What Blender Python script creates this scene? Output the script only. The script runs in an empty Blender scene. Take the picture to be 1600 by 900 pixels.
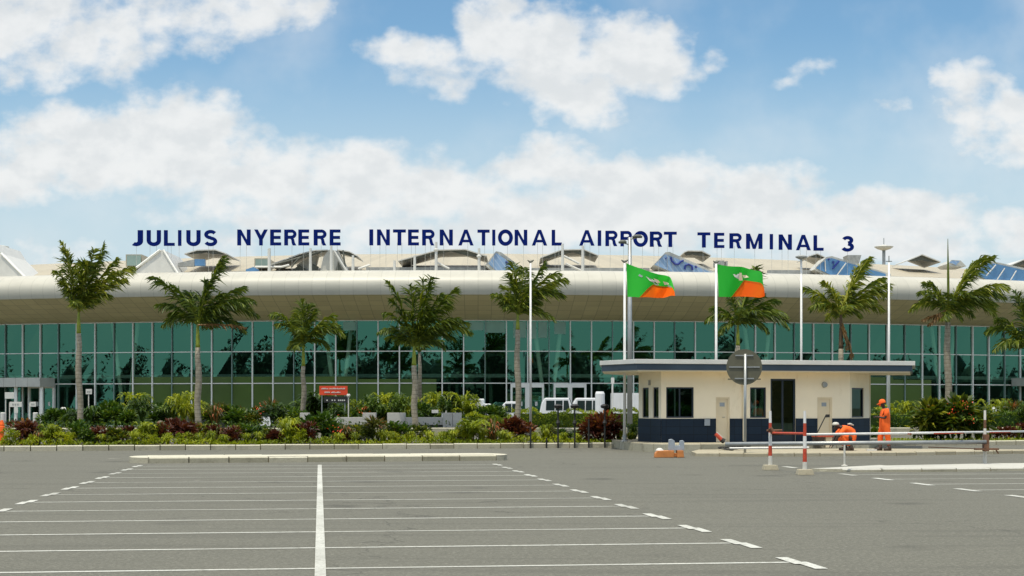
import bpy, math, random
from mathutils import Vector, Matrix
rad = math.radians
R = random.Random(11)
sc = bpy.context.scene
col = sc.collection
# ------------------------------------------------------------------ camera
F, HY, CH = 2500.0, 636.0, 1.66          # focal length in photo pixels, eye-level row, eye height
cam_d = bpy.data.cameras.new('camera'); cam = bpy.data.objects.new('camera', cam_d); col.objects.link(cam)
cam.location = (0, 0, CH); cam.rotation_euler = (rad(90), 0, 0)
cam_d.sensor_width = 36; cam_d.lens = 36 * F / 1600; cam_d.shift_y = (HY - 450) / 1600
cam_d.clip_end = 6000; cam_d.clip_start = 0.1
sc.camera = cam
sc.view_settings.view_transform = 'Standard'; sc.view_settings.look = 'None'
sc.view_settings.exposure = 0.0; sc.view_settings.gamma = 1.0; sc.view_settings.use_curve_mapping = False
# ------------------------------------------------------------------ sun
SUN_EL, SUN_AZ = 73.0, -150.0            # degrees; azimuth from +Y (behind the terminal), so the sun is high behind the camera's left shoulder
sd = bpy.data.lights.new('sun', 'SUN'); sd.energy = 3.6; sd.angle = rad(0.55); sd.color = (1.0, 0.93, 0.77)
sun = bpy.data.objects.new('sun', sd); col.objects.link(sun)
sdir = Vector((math.sin(rad(SUN_AZ)) * math.cos(rad(SUN_EL)), math.cos(rad(SUN_AZ)) * math.cos(rad(SUN_EL)), math.sin(rad(SUN_EL))))
sun.rotation_euler = (-sdir).to_track_quat('-Z', 'Y').to_euler()
# ------------------------------------------------------------------ world: sky with cumulus
W = bpy.data.worlds.new('World'); sc.world = W; W.use_nodes = True
nt = W.node_tree; nt.nodes.clear()
def nd(tree, t, **k):
    n = tree.nodes.new(t)
    for a, b in k.items(): setattr(n, a, b)
    return n
def mth(tree, op, a, b=None, c=None, clamp=False):
    n = tree.nodes.new('ShaderNodeMath'); n.operation = op; n.use_clamp = clamp
    for i, v in enumerate((a, b, c)):
        if v is None: continue
        if isinstance(v, (int, float)): n.inputs[i].default_value = v
        else: tree.links.new(v, n.inputs[i])
    return n.outputs[0]
def vm(tree, op, a, b=None, out=0):
    n = tree.nodes.new('ShaderNodeVectorMath'); n.operation = op
    for i, v in enumerate((a, b)):
        if v is None: continue
        if isinstance(v, (tuple, list)): n.inputs[i].default_value = v
        else: tree.links.new(v, n.inputs[i])
    return n.outputs[out]
# clouds as (azimuth tangent*1600-photo units) ellipses on the sky: cx, cy, rx, ry, weight
CL = [(20, 30, 205, 90, .9), (150, 65, 120, 75, .85), (60, 105, 120, 45, .6), (250, 30, 90, 60, .7), (400, 10, 130, 62, .85), (330, 50, 110, 40, .45),
      (640, 88, 78, 42, .85), (700, 110, 60, 50, .8), (770, 45, 62, 72, 1.0), (850, 70, 110, 75, 1.05), (900, 125, 105, 80, 1.05), (985, 90, 110, 75, 1.05), (1055, 108, 52, 38, .9), (925, 172, 70, 30, .7),
      (1262, 105, 42, 22, .5), (1228, 130, 40, 16, .45), (1110, 88, 22, 18, .45), (1400, 165, 40, 14, .25),
      (1515, 122, 82, 34, .75), (1575, 185, 115, 52, .85), (1600, 225, 110, 45, .8), (1490, 150, 60, 25, .5),
      (110, 212, 130, 55, .95), (280, 205, 130, 72, 1.1), (200, 250, 270, 66, 1.1), (400, 270, 150, 62, 1.0), (40, 270, 170, 55, .9), (560, 275, 160, 60, 1.05),
      (680, 300, 160, 55, 1.0), (500, 330, 260, 50, .8), (850, 265, 90, 50, .9), (950, 280, 140, 52, 1.05), (1060, 285, 110, 50, 1.1), (1180, 300, 120, 52, 1.05), (1000, 340, 420, 55, 1.1),
      (1350, 335, 110, 45, 1.0), (1450, 340, 100, 50, 1.05), (1590, 365, 70, 42, .8), (1350, 380, 300, 40, .8), (700, 370, 320, 40, .7),
      (150, 392, 70, 20, .35), (60, 400, 70, 25, .35), (355, 385, 90, 30, .5)]
g = bpy.data.node_groups.new('cloud_density', 'ShaderNodeTree')
g.interface.new_socket('P', in_out='INPUT', socket_type='NodeSocketVector')
g.interface.new_socket('D', in_out='OUTPUT', socket_type='NodeSocketFloat')
gi = nd(g, 'NodeGroupInput'); go = nd(g, 'NodeGroupOutput')
p0 = gi.outputs[0]
nw = nd(g, 'ShaderNodeTexNoise'); nw.inputs['Scale'].default_value = 0.013; nw.inputs['Detail'].default_value = 3; nw.inputs['Roughness'].default_value = .55
g.links.new(p0, nw.inputs['Vector'])
wv = vm(g, 'MULTIPLY', vm(g, 'SUBTRACT', nw.outputs['Color'], (.5, .5, .5)), (80, 55, 0))
p1 = vm(g, 'ADD', p0, wv)
acc = None
for cx, cy, rx, ry, w in CL:
    n_ = nd(g, 'ShaderNodeVectorMath', operation='MULTIPLY_ADD'); g.links.new(p1, n_.inputs[0])
    ix_, iy_ = 1 / (rx * 1.12), 1 / (ry * 1.10)
    n_.inputs[1].default_value = (ix_, iy_, 0); n_.inputs[2].default_value = (-cx * ix_, -cy * iy_, 0)
    l = vm(g, 'DOT_PRODUCT', n_.outputs[0], n_.outputs[0], 1)
    m = mth(g, 'MULTIPLY_ADD', l, -w * .62, w * .62)
    acc = m if acc is None else mth(g, 'SMOOTH_MAX', acc, m, 0.12)
n1 = nd(g, 'ShaderNodeTexNoise'); n1.inputs['Scale'].default_value = 0.017; n1.inputs['Detail'].default_value = 7; n1.inputs['Roughness'].default_value = .54
g.links.new(vm(g, 'MULTIPLY', p0, (1, 1.3, 1)), n1.inputs['Vector'])
nz = mth(g, 'MULTIPLY', mth(g, 'SUBTRACT', n1.outputs['Fac'], 0.5), 1.15)
n2_ = nd(g, 'ShaderNodeTexNoise'); n2_.inputs['Scale'].default_value = 0.017; n2_.inputs['Detail'].default_value = 7; n2_.inputs['Roughness'].default_value = .54
n2_.inputs['Scale'].default_value = .013; n2_.inputs['Detail'].default_value = 4
g.links.new(vm(g, 'MULTIPLY', vm(g, 'ADD', p0, (-9, -24, 0)), (1, 1.3, 1)), n2_.inputs['Vector'])
n3_ = nd(g, 'ShaderNodeTexNoise'); n3_.inputs['Scale'].default_value = 0.013; n3_.inputs['Detail'].default_value = 5; n3_.inputs['Roughness'].default_value = .54
g.links.new(vm(g, 'MULTIPLY', p0, (1, 1.3, 1)), n3_.inputs['Vector'])
g.interface.new_socket('L', in_out='OUTPUT', socket_type='NodeSocketFloat')
g.links.new(mth(g, 'ADD', acc, nz), go.inputs[0])
g.links.new(mth(g, 'SUBTRACT', n3_.outputs['Fac'], n2_.outputs['Fac']), go.inputs[1])

tc = nd(nt, 'ShaderNodeTexCoord'); sx = nd(nt, 'ShaderNodeSeparateXYZ'); nt.links.new(tc.outputs['Generated'], sx.inputs[0])
ay = mth(nt, 'MAXIMUM', mth(nt, 'ABSOLUTE', sx.outputs[1]), 0.12)
U = mth(nt, 'MULTIPLY_ADD', mth(nt, 'DIVIDE', sx.outputs[0], ay), F, 800.0)
V = mth(nt, 'MULTIPLY_ADD', mth(nt, 'DIVIDE', sx.outputs[2], ay), -F, HY)
cb = nd(nt, 'ShaderNodeCombineXYZ'); nt.links.new(U, cb.inputs[0]); nt.links.new(V, cb.inputs[1])
gn = nd(nt, 'ShaderNodeGroup'); gn.node_tree = g; nt.links.new(cb.outputs[0], gn.inputs[0]); d0, light = gn.outputs[0], gn.outputs[1]
def mr(tree, v, a, b, c=0., d=1., smooth=True):
    n = nd(tree, 'ShaderNodeMapRange'); n.interpolation_type = 'SMOOTHSTEP' if smooth else 'LINEAR'; n.clamp = True
    tree.links.new(v, n.inputs[0])
    for i, q in enumerate((a, b, c, d)): n.inputs[i + 1].default_value = q
    return n.outputs[0]
alpha = mr(nt, d0, 0.0, 0.54, 0, .94)
veil = nd(nt, 'ShaderNodeTexNoise'); veil.inputs['Scale'].default_value = .0035; veil.inputs['Detail'].default_value = 5; nt.links.new(cb.outputs[0], veil.inputs['Vector'])
alpha = mth(nt, 'MAXIMUM', alpha, mr(nt, veil.outputs['Fac'], .45, .75, 0, .42))
# unseen broken cloud overhead, added above the frame as neutral fill light
no_ = nd(nt, 'ShaderNodeTexNoise'); no_.inputs['Scale'].default_value = 3.0; no_.inputs['Detail'].default_value = 4; nt.links.new(tc.outputs['Generated'], no_.inputs['Vector'])
over = mth(nt, 'MULTIPLY', mr(nt, no_.outputs['Fac'], .40, .54, 0, .9), mr(nt, sx.outputs[2], .32, .5, 0, 1))
alpha = mth(nt, 'MAXIMUM', alpha, over)
br_ = mth(nt, 'MULTIPLY_ADD', mr(nt, sx.outputs[2], .3, .55, 0, 1), .9, 1.0)   # overhead cloud brightened to lift the fill on shaded faces
shade = mr(nt, mth(nt, 'ADD', mth(nt, 'MULTIPLY', light, 1.0), mth(nt, 'MULTIPLY', d0, -0.2)), -0.30, 0.06, 0, 1)
mxc = nd(nt, 'ShaderNodeMix', data_type='RGBA'); nt.links.new(shade, mxc.inputs[0])
mxc.inputs[6].default_value = (.765, .79, .80, 1); mxc.inputs[7].default_value = (.885, .895, .89, 1)
sky = nd(nt, 'ShaderNodeTexSky'); sky.sky_type = 'NISHITA'; sky.sun_disc = False
sky.sun_elevation = rad(SUN_EL); sky.sun_rotation = rad(SUN_AZ); sky.altitude = 20; sky.air_density = 1.0; sky.dust_density = .6; sky.ozone_density = 2.0
bg1 = nd(nt, 'ShaderNodeBackground'); bg1.inputs[1].default_value = 0.132
tn = nd(nt, 'ShaderNodeMix', data_type='RGBA', blend_type='MULTIPLY'); tn.inputs[0].default_value = 1; tn.inputs[7].default_value = (.78, .98, 1.0, 1)
nt.links.new(sky.outputs[0], tn.inputs[6]); nt.links.new(tn.outputs[2], bg1.inputs[0])
bg2 = nd(nt, 'ShaderNodeBackground'); nt.links.new(br_, bg2.inputs[1]); nt.links.new(mxc.outputs[2], bg2.inputs[0])
# thin pale humidity near the skyline
bg3 = nd(nt, 'ShaderNodeBackground'); bg3.inputs[0].default_value = (.62, .74, .80, 1); bg3.inputs[1].default_value = 1
hz = mr(nt, V, 20.0, 430.0, 0.0, .85)
ms0 = nd(nt, 'ShaderNodeMixShader'); nt.links.new(hz, ms0.inputs[0]); nt.links.new(bg1.outputs[0], ms0.inputs[1]); nt.links.new(bg3.outputs[0], ms0.inputs[2])
ms = nd(nt, 'ShaderNodeMixShader'); nt.links.new(alpha, ms.inputs[0]); nt.links.new(ms0.outputs[0], ms.inputs[1]); nt.links.new(bg2.outputs[0], ms.inputs[2])
wo = nd(nt, 'ShaderNodeOutputWorld'); nt.links.new(ms.outputs[0], wo.inputs[0])

# ------------------------------------------------------------------ helpers
def PG(px, D, z=0.0): return Vector(((px - 800) / F * D, D, z))
def P(px, py, D): return Vector(((px - 800) / F * D, D, CH - (py - HY) / F * D))
def GP(px, py, z=0.0): return PG(px, F * (CH - z) / (py - HY), z)
ORG = {}
class MB:
    def __init__(s): s.v = []; s.f = []; s.m = []; s.r = []; s.uv = []
    def face(s, pts, mi=0, r=0.5, uv=None):
        i = len(s.v); s.v += [Vector(p) for p in pts]; s.f.append(tuple(range(i, i + len(pts)))); s.m.append(mi); s.r.append(r); s.uv.append(uv)
    def box(s, a, b, mi=0, M=None, r=0.5):
        x0, y0, z0 = a; x1, y1, z1 = b
        c = [Vector(q) for q in ((x0, y0, z0), (x1, y0, z0), (x1, y1, z0), (x0, y1, z0), (x0, y0, z1), (x1, y0, z1), (x1, y1, z1), (x0, y1, z1))]
        if M is not None: c = [M @ q for q in c]
        s.hexa(c, mi, r)
    def hexa(s, c, mi=0, r=0.5):
        i = len(s.v); s.v += [Vector(q) for q in c]
        for f in ((0, 3, 2, 1), (4, 5, 6, 7), (0, 1, 5, 4), (1, 2, 6, 5), (2, 3, 7, 6), (3, 0, 4, 7)):
            s.f.append(tuple(i + k for k in f)); s.m.append(mi); s.r.append(r); s.uv.append(None)
    def prism(s, poly, ext, mi=0, mside=None, r=0.5):
        ext = Vector(ext); n = len(poly); i = len(s.v)
        s.v += [Vector(p) for p in poly] + [Vector(p) + ext for p in poly]
        ms_ = mi if mside is None else mside
        for f, m in [(tuple(range(i, i + n)), mi), (tuple(range(i + 2 * n - 1, i + n - 1, -1)), ms_)] + [((i + k, i + n + k, i + n + (k + 1) % n, i + (k + 1) % n), ms_) for k in range(n)]:
            s.f.append(f); s.m.append(m); s.r.append(r); s.uv.append(None)
    def tube(s, pts, rs, n=8, mi=0, r=0.5, cap=True):
        pts = [Vector(p) for p in pts]
        if isinstance(rs, (int, float)): rs = [rs] * len(pts)
        i0 = len(s.v); up = None
        for k, p in enumerate(pts):
            t = (pts[min(k + 1, len(pts) - 1)] - pts[max(k - 1, 0)]).normalized()
            if up is None:
                up = Vector((0, 0, 1)) if abs(t.z) < .9 else Vector((0, 1, 0))
            a = t.cross(up).normalized(); b = t.cross(a).normalized(); up = -b if False else up
            for j in range(n):
                an = 2 * math.pi * j / n
                s.v.append(p + (a * math.cos(an) + b * math.sin(an)) * rs[k])
        for k in range(len(pts) - 1):
            for j in range(n):
                j2 = (j + 1) % n
                s.f.append((i0 + k * n + j, i0 + k * n + j2, i0 + (k + 1) * n + j2, i0 + (k + 1) * n + j)); s.m.append(mi); s.r.append(r); s.uv.append(None)
        if cap:
            s.f.append(tuple(i0 + j for j in range(n - 1, -1, -1))); s.m.append(mi); s.r.append(r); s.uv.append(None)
            e = i0 + (len(pts) - 1) * n
            s.f.append(tuple(e + j for j in range(n))); s.m.append(mi); s.r.append(r); s.uv.append(None)
    def lathe(s, c, prof, n=16, mi=0, r=0.5):          # prof: (radius, z)
        s.tube([Vector(c) + Vector((0, 0, z)) for _, z in prof], [max(q, .001) for q, _ in prof], n, mi, r)
    def build(s, name, mats, parent=None, origin=None, smooth=False, bevel=0):
        if not isinstance(mats, (list, tuple)): mats = [mats]
        po = ORG.get(parent.name, Vector((0, 0, 0))) if parent else None
        org = Vector(origin) if origin is not None else (po if parent else Vector((0, 0, 0)))
        me = bpy.data.meshes.new(name)
        me.from_pydata([tuple(v - org) for v in s.v], [], s.f)
        for m in mats: me.materials.append(m)
        me.polygons.foreach_set('material_index', s.m)
        at = me.attributes.new('rnd', 'FLOAT', 'FACE'); at.data.foreach_set('value', s.r)
        if any(u is not None for u in s.uv):
            ul = me.uv_layers.new(name='UVMap'); k = 0
            for f, u in zip(s.f, s.uv):
                for j in range(len(f)):
                    if u is not None: ul.data[k].uv = u[j]
                    k += 1
        if smooth: me.polygons.foreach_set('use_smooth', [True] * len(s.f))
        me.validate(); me.update()
        o = bpy.data.objects.new(name, me); col.objects.link(o)
        if parent:
            o.parent = parent; o.location = org - po
        else: o.location = org
        ORG[o.name] = org
        if bevel:
            b = o.modifiers.new('bevel', 'BEVEL'); b.width = bevel; b.segments = 2; b.limit_method = 'ANGLE'
        return o
def tag(o, label=None, cat=None, group=None, kind=None):
    if label: o['label'] = label
    if cat: o['category'] = cat
    if group: o['group'] = group
    if kind: o['kind'] = kind
    return o
def thing(name, label, cat, loc=(0, 0, 0), group=None):
    o = bpy.data.objects.new(name, None); col.objects.link(o); o.location = loc; o.empty_display_size = .3
    ORG[o.name] = Vector(loc)
    return tag(o, label, cat, group)
def dup(root, loc, rz=0, s=(1, 1, 1), label=None, group=None):
    def rec(o, par):
        c = o.copy(); col.objects.link(c)
        if par: c.parent = par
        for ch in [q for q in KIDS.get(o.name, [])]: rec(ch, c)
        return c
    c = rec(root, None); c.location = loc; c.rotation_euler = (0, 0, rz); c.scale = s
    if label: c['label'] = label
    if group: c['group'] = group
    return c
KIDS = {}
def reg(root):
    def w(o):
        KIDS[o.name] = [q for q in bpy.data.objects if q.parent == o]
        for q in KIDS[o.name]: w(q)
    w(root)

# ------------------------------------------------------------------ materials
def bsdf(name, rough=.6, metal=0., spec=.5):
    m = bpy.data.materials.new(name); m.use_nodes = True; t = m.node_tree
    b = t.nodes['Principled BSDF']; b.inputs['Roughness'].default_value = rough; b.inputs['Metallic'].default_value = metal
    b.inputs['Specular IOR Level'].default_value = spec
    return m, t, b
def ramp(t, fac, stops):
    n = t.nodes.new('ShaderNodeValToRGB'); cr = n.color_ramp
    while len(cr.elements) < len(stops): cr.elements.new(.5)
    for e, (p, c) in zip(cr.elements, stops): e.position = p; e.color = (*c, 1)
    t.links.new(fac, n.inputs[0]); return n.outputs[0]
def noise(t, scale, detail=4, rough=.55, vec=None, stretch=None, coord='Object'):
    if vec is None:
        c = t.nodes.new('ShaderNodeTexCoord'); vec = c.outputs[coord]
    if stretch: vec = vm(t, 'MULTIPLY', vec, stretch)
    n = t.nodes.new('ShaderNodeTexNoise'); n.inputs['Scale'].default_value = scale; n.inputs['Detail'].default_value = detail; n.inputs['Roughness'].default_value = rough
    t.links.new(vec, n.inputs['Vector']); return n.outputs['Fac']
def mix(t, fac, a, b, mode='MIX'):
    n = t.nodes.new('ShaderNodeMix'); n.data_type = 'RGBA'; n.blend_type = mode
    for i, v in ((0, fac), (6, a), (7, b)):
        if isinstance(v, (int, float)): n.inputs[i].default_value = v
        elif isinstance(v, (tuple, list)): n.inputs[i].default_value = (*v, 1)
        else: t.links.new(v, n.inputs[i])
    return n.outputs[2]
def bump(t, b, h, strength=.3, dist=.02):
    n = t.nodes.new('ShaderNodeBump'); n.inputs['Strength'].default_value = strength; n.inputs['Distance'].default_value = dist
    t.links.new(h, n.inputs['Height']); t.links.new(n.outputs[0], b.inputs['Normal'])
def paint(name, c, rough=.5, var=.12, scale=1.5, metal=0., dirt=None):
    m, t, b = bsdf(name, rough, metal)
    n = noise(t, scale, 5); lo = tuple(x * (1 - var) for x in c); hi = tuple(min(1, x * (1 + var)) for x in c)
    cc = ramp(t, n, [(.3, lo), (.7, hi)])
    if dirt:
        n2 = noise(t, scale * 3, 6, .7, stretch=(1, 1, .35)); cc = mix(t, mr(t, n2, .55, .72, 0, .6), cc, dirt)
    t.links.new(cc, b.inputs['Base Color']); return m
def foliage(name, stops, trans=.35, rough=.5):
    m, t, b = bsdf(name, rough, 0, .35)
    a = t.nodes.new('ShaderNodeAttribute'); a.attribute_name = 'rnd'
    oi = t.nodes.new('ShaderNodeObjectInfo')
    f = mth(t, 'ADD', mth(t, 'MULTIPLY', a.outputs['Fac'], .72), mth(t, 'MULTIPLY', oi.outputs['Random'], .28))
    cc = ramp(t, f, stops); t.links.new(cc, b.inputs['Base Color'])
    tr = t.nodes.new('ShaderNodeBsdfTranslucent'); tb = mix(t, 1.0, cc, (1.25, 1.2, .6), 'MULTIPLY'); t.links.new(tb, tr.inputs[0])
    mx = t.nodes.new('ShaderNodeMixShader'); mx.inputs[0].default_value = trans
    t.links.new(b.outputs[0], mx.inputs[1]); t.links.new(tr.outputs[0], mx.inputs[2])
    t.links.new(mx.outputs[0], t.nodes['Material Output'].inputs[0]); return m
M = {}
# asphalt
m, t, b = bsdf('asphalt', .9, 0, .3)
n1 = noise(t, .12, 6, .6); n2 = noise(t, 22, 3, .7); n3 = noise(t, .9, 6, .65, stretch=(1, .35, 1)); n4 = noise(t, 90, 2, .6)
c = ramp(t, n1, [(.3, (.098, .096, .077)), (.7, (.132, .128, .104))])
c = mix(t, mr(t, n3, .35, .7, 0, .35), c, (.118, .114, .09))
c = mix(t, mr(t, n2, .42, .62, 0, 1), c, (.19, .185, .15)); n7 = noise(t, 7, 3, .6); c = mix(t, mr(t, n7, .4, .62, 0, .5), c, (.11, .107, .085))
c = mix(t, mr(t, n4, .5, .62, 0, .7), c, (.07, .068, .053))
vs = t.nodes.new('ShaderNodeTexVoronoi'); vs.inputs['Scale'].default_value = .42; tcx = t.nodes.new('ShaderNodeTexCoord'); t.links.new(vm(t, 'ADD', tcx.outputs['Object'], vm(t, 'MULTIPLY', tcx.outputs['Object'], (0, 0, 0))), vs.inputs['Vector'])
spn = noise(t, 3.5, 5, .7); oil = mth(t, 'ADD', vs.outputs['Distance'], mth(t, 'MULTIPLY', mth(t, 'SUBTRACT', spn, .5), .5))
wn_ = t.nodes.new('ShaderNodeSeparateColor'); t.links.new(vs.outputs['Color'], wn_.inputs[0])
c = mix(t, mth(t, 'MULTIPLY', mr(t, oil, .02, .26, .6, 0), mth(t, 'GREATER_THAN', wn_.outputs[0], .6)), c, (.045, .043, .036))
tm = noise(t, .8, 4, .5, stretch=(.16, 1.9, 1)); c = mix(t, mth(t, 'MULTIPLY', mr(t, tm, .55, .63, 0, .28), 1.0), c, (.075, .073, .06))
vc = t.nodes.new('ShaderNodeTexVoronoi'); vc.feature = 'DISTANCE_TO_EDGE'; vc.inputs['Scale'].default_value = .11
wpn = t.nodes.new('ShaderNodeTexNoise'); wpn.inputs['Scale'].default_value = .8; wpn.inputs['Detail'].default_value = 6; t.links.new(tcx.outputs['Object'], wpn.inputs['Vector'])
t.links.new(vm(t, 'ADD', tcx.outputs['Object'], vm(t, 'MULTIPLY', wpn.outputs['Color'], (2.2, 2.2, 0))), vc.inputs['Vector'])
c = mix(t, mr(t, vc.outputs['Distance'], .0, .0035, .6, 0), c, (.05, .048, .04))
n5 = noise(t, 1.3, 2, .5, stretch=(.5, 2.2, 1)); n6 = noise(t, .11, 2, .5)
c = mix(t, mth(t, 'MULTIPLY', mr(t, n5, .74, .77, 0, .7), mr(t, n6, .5, .6, 0, 1)), c, (.45, .43, .38))
t.links.new(c, b.inputs['Base Color']); bump(t, b, n2, .5, .01); M['asphalt'] = m
# road paint
m, t, b = bsdf('road_paint', .7, 0, .3)
n = noise(t, 9, 6, .7); n2 = noise(t, .5, 3)
c = mix(t, mr(t, mth(t, 'ADD', n, mth(t, 'MULTIPLY', n2, .35)), .70, .84, 0, .75), (.53, .53, .48), (.25, .245, .2)); n3 = noise(t, .22, 3, .6); n4 = noise(t, 35, 3, .7); c = mix(t, mr(t, n3, .42, .66, 0, .5), c, (.24, .235, .2)); c = mix(t, mr(t, n4, .56, .62, 0, .6), c, (.2, .195, .16))
t.links.new(c, b.inputs['Base Color']); M['roadpaint'] = m
# kerb concrete with per-block shade
def concrete(name, c1, c2, stain=(.12, .11, .08), rough=.85):
    m, t, b = bsdf(name, rough, 0, .3)
    a = t.nodes.new('ShaderNodeAttribute'); a.attribute_name = 'rnd'
    c = ramp(t, a.outputs['Fac'], [(0, c1), (1, c2)])
    n = noise(t, 2.2, 8, .7); n2 = noise(t, 25, 3, .6)
    c = mix(t, mr(t, n, .48, .75, 0, .65), c, stain); c = mix(t, mr(t, n2, .4, .7, 0, .25), c, tuple(x * .6 for x in c1))
    t.links.new(c, b.inputs['Base Color']); bump(t, b, n2, .4, .01); return m
M['kerb'] = concrete('kerb_stone', (.30, .28, .20), (.47, .44, .34))
M['kerb_top'] = concrete('kerb_top_paint', (.48, .45, .34), (.58, .55, .44), (.32, .29, .22))  # paler than the stone below, so the tops look sunlit
M['sand'] = concrete('pale_paving', (.34, .30, .21), (.42, .38, .28), (.25, .22, .16))
M['concrete'] = concrete('pale_concrete', (.43, .42, .39), (.5, .49, .46), (.3, .29, .25))
M['whitekerb'] = concrete('white_painted_kerb', (.42, .41, .36), (.50, .49, .44), (.4, .38, .31))
M['soil'] = paint('soil', (.07, .055, .03), .95, .4, 3)
M['lawn'] = paint('lawn_ground', (.12, .14, .02), .95, .35, 4)
# panels with seams in uv
def panel(name, c, rough, metal, du, dv, seam=(.25, .24, .2), wu=.03, wv_=.03, var=.06, off=False):
    m, t, b = bsdf(name, rough, metal)
    uvn = t.nodes.new('ShaderNodeUVMap'); s = t.nodes.new('ShaderNodeSeparateXYZ'); t.links.new(uvn.outputs[0], s.inputs[0])
    fu = mth(t, 'FRACT', mth(t, 'DIVIDE', s.outputs[0], du)); fv = mth(t, 'FRACT', mth(t, 'DIVIDE', s.outputs[1], dv))
    lu = mth(t, 'LESS_THAN', fu, wu / du); lv = mth(t, 'LESS_THAN', fv, wv_ / dv)
    l = mth(t, 'MAXIMUM', lu, lv)
    iu = mth(t, 'FLOOR', mth(t, 'DIVIDE', s.outputs[0], du)); iv = mth(t, 'FLOOR', mth(t, 'DIVIDE', s.outputs[1], dv))
    wn = t.nodes.new('ShaderNodeTexWhiteNoise'); wn.noise_dimensions = '2D'; cbn = t.nodes.new('ShaderNodeCombineXYZ')
    t.links.new(iu, cbn.inputs[0]); t.links.new(iv, cbn.inputs[1]); t.links.new(cbn.outputs[0], wn.inputs['Vector'])
    cc = ramp(t, wn.outputs['Value'], [(0, tuple(x * (1 - var) for x in c)), (1, tuple(x * (1 + var) for x in c))])
    n2 = noise(t, .9, 6, .65); cc = mix(t, mr(t, n2, .45, .8, 0, .35), cc, tuple(x * .72 for x in c))
    cc = mix(t, mth(t, 'MULTIPLY', l, .42), cc, seam); t.links.new(cc, b.inputs['Base Color']); return m
M['band'] = panel('aluminium_cladding', (.48, .46, .39), .45, .0, 1.04, 50, wu=.04, var=.03)
M['soffit'] = panel('soffit_cladding', (.60, .52, .30), .55, .0, 1.04, .9, seam=(.1, .09, .06), wu=.045, wv_=.045, var=.07)
M['roof'] = panel('roof_sheet', (.38, .335, .245), .6, 0, .7, 60, wu=.05, seam=(.3, .28, .22), var=.06)
M['white'] = paint('white_paint', (.60, .59, .55), .45, .06)
M['offwhite'] = paint('offwhite_sheet', (.50, .49, .44), .5, .08)
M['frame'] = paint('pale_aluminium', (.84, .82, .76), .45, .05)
M['frame_dim'] = paint('shaded_mullion', (.22, .3, .27), .4, .05)  # duller grey-green for every third mullion and the roof panes
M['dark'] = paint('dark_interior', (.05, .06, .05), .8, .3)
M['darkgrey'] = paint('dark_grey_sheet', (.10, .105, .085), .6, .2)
M['louvre'] = paint('grey_louvre', (.3, .31, .3), .6, .2, 3)
M['cream'] = paint('cream_render', (.92, .81, .61), .75, .04, .9, dirt=(.72, .60, .40))
M['creamdoor'] = paint('cream_door', (.74, .63, .44), .55, .07)
M['navy'] = paint('navy_fascia', (.04, .062, .088), .45, .15, 1.2)
M['navyframe'] = paint('navy_frame', (.012, .022, .035), .4, .2)
M['grey'] = paint('galvanised', (.36, .37, .36), .4, .12, 4, metal=.5)
M['greymat'] = paint('grey_plastic', (.3, .34, .38), .6, .12, 5)
M['signback'] = paint('sign_back', (.105, .10, .065), .6, .12, 5)
M['orange'] = paint('orange_cloth', (.90, .13, .012), .8, .12, 8)
M['orangebox'] = paint('orange_plastic', (.52, .19, .05), .55, .2, 6)
M['red'] = paint('red_paint', (.48, .055, .02), .6, .25, 8, dirt=(.22, .09, .05))
M['redboard'] = paint('red_board', (.68, .06, .015), .6, .1, 2)
M['poleswhite'] = paint('white_pole', (.72, .71, .68), .35, .06, 3)
M['postdirty'] = paint('dirty_white_post', (.6, .58, .52), .6, .1, 6, dirt=(.35, .28, .18))
M['rust'] = paint('rust', (.13, .06, .03), .8, .4, 10)
M['black'] = paint('black_rubber', (.015, .015, .014), .6, .3, 5)
M['skin'] = paint('dark_skin', (.035, .018, .011), .5, .1, 8)
M['boot'] = paint('brown_boot', (.05, .03, .02), .7, .2, 9)
M['letter'] = paint('navy_letter', (.0012, .011, .12), .8, .1, 1); M['letter'].node_tree.nodes['Principled BSDF'].inputs['Specular IOR Level'].default_value = .08
M['blue'] = paint('blue_glazing', (.10, .23, .42), .3, .15, .8)
M['bluepale'] = panel('pale_blue_glazing', (.22, .34, .52), .35, 0, .35, 50, seam=(.42, .5, .6), wu=.09, var=.12)
M['bluedark'] = paint('dark_blue_film', (.015, .03, .2), .4, .2, 1)  # dark blue squiggles drawn on the skylight glazing
M['greenscreen'] = paint('green_screen', (.33, .50, .09), .8, .2, .3)  # unassigned; green standing in for a mirrored lawn
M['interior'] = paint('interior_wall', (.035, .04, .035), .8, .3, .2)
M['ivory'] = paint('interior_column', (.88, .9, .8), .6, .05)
M['trunk'] = None
def glass(name, refl, trans, fr=.5, rough=.008, blend=1.5):
    m = bpy.data.materials.new(name); m.use_nodes = True; t = m.node_tree; t.nodes.clear()
    gl = t.nodes.new('ShaderNodeBsdfGlossy'); gl.inputs[0].default_value = (*refl, 1); gl.inputs['Roughness'].default_value = rough
    tr = t.nodes.new('ShaderNodeBsdfTransparent'); tr.inputs[0].default_value = (*trans, 1)
    mx = t.nodes.new('ShaderNodeMixShader'); mx.inputs[0].default_value = fr
    t.links.new(tr.outputs[0], mx.inputs[1]); t.links.new(gl.outputs[0], mx.inputs[2])
    o = t.nodes.new('ShaderNodeOutputMaterial'); t.links.new(mx.outputs[0], o.inputs[0]); return m
M['glass'] = glass('green_curtain_glass', (.115, .33, .24), (.70, .92, .78), .46)
M['boothglass'] = glass('booth_glass', (.12, .2, .18), (.32, .42, .32), .35)
M['carglass'] = paint('car_glass', (.02, .035, .035), .08, .1)
M['carwhite'] = paint('white_car_paint', (.72, .73, .74), .25, .04)
M['alu'] = paint('wheel_rim', (.4, .4, .4), .35, .1, metal=.6)
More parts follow.
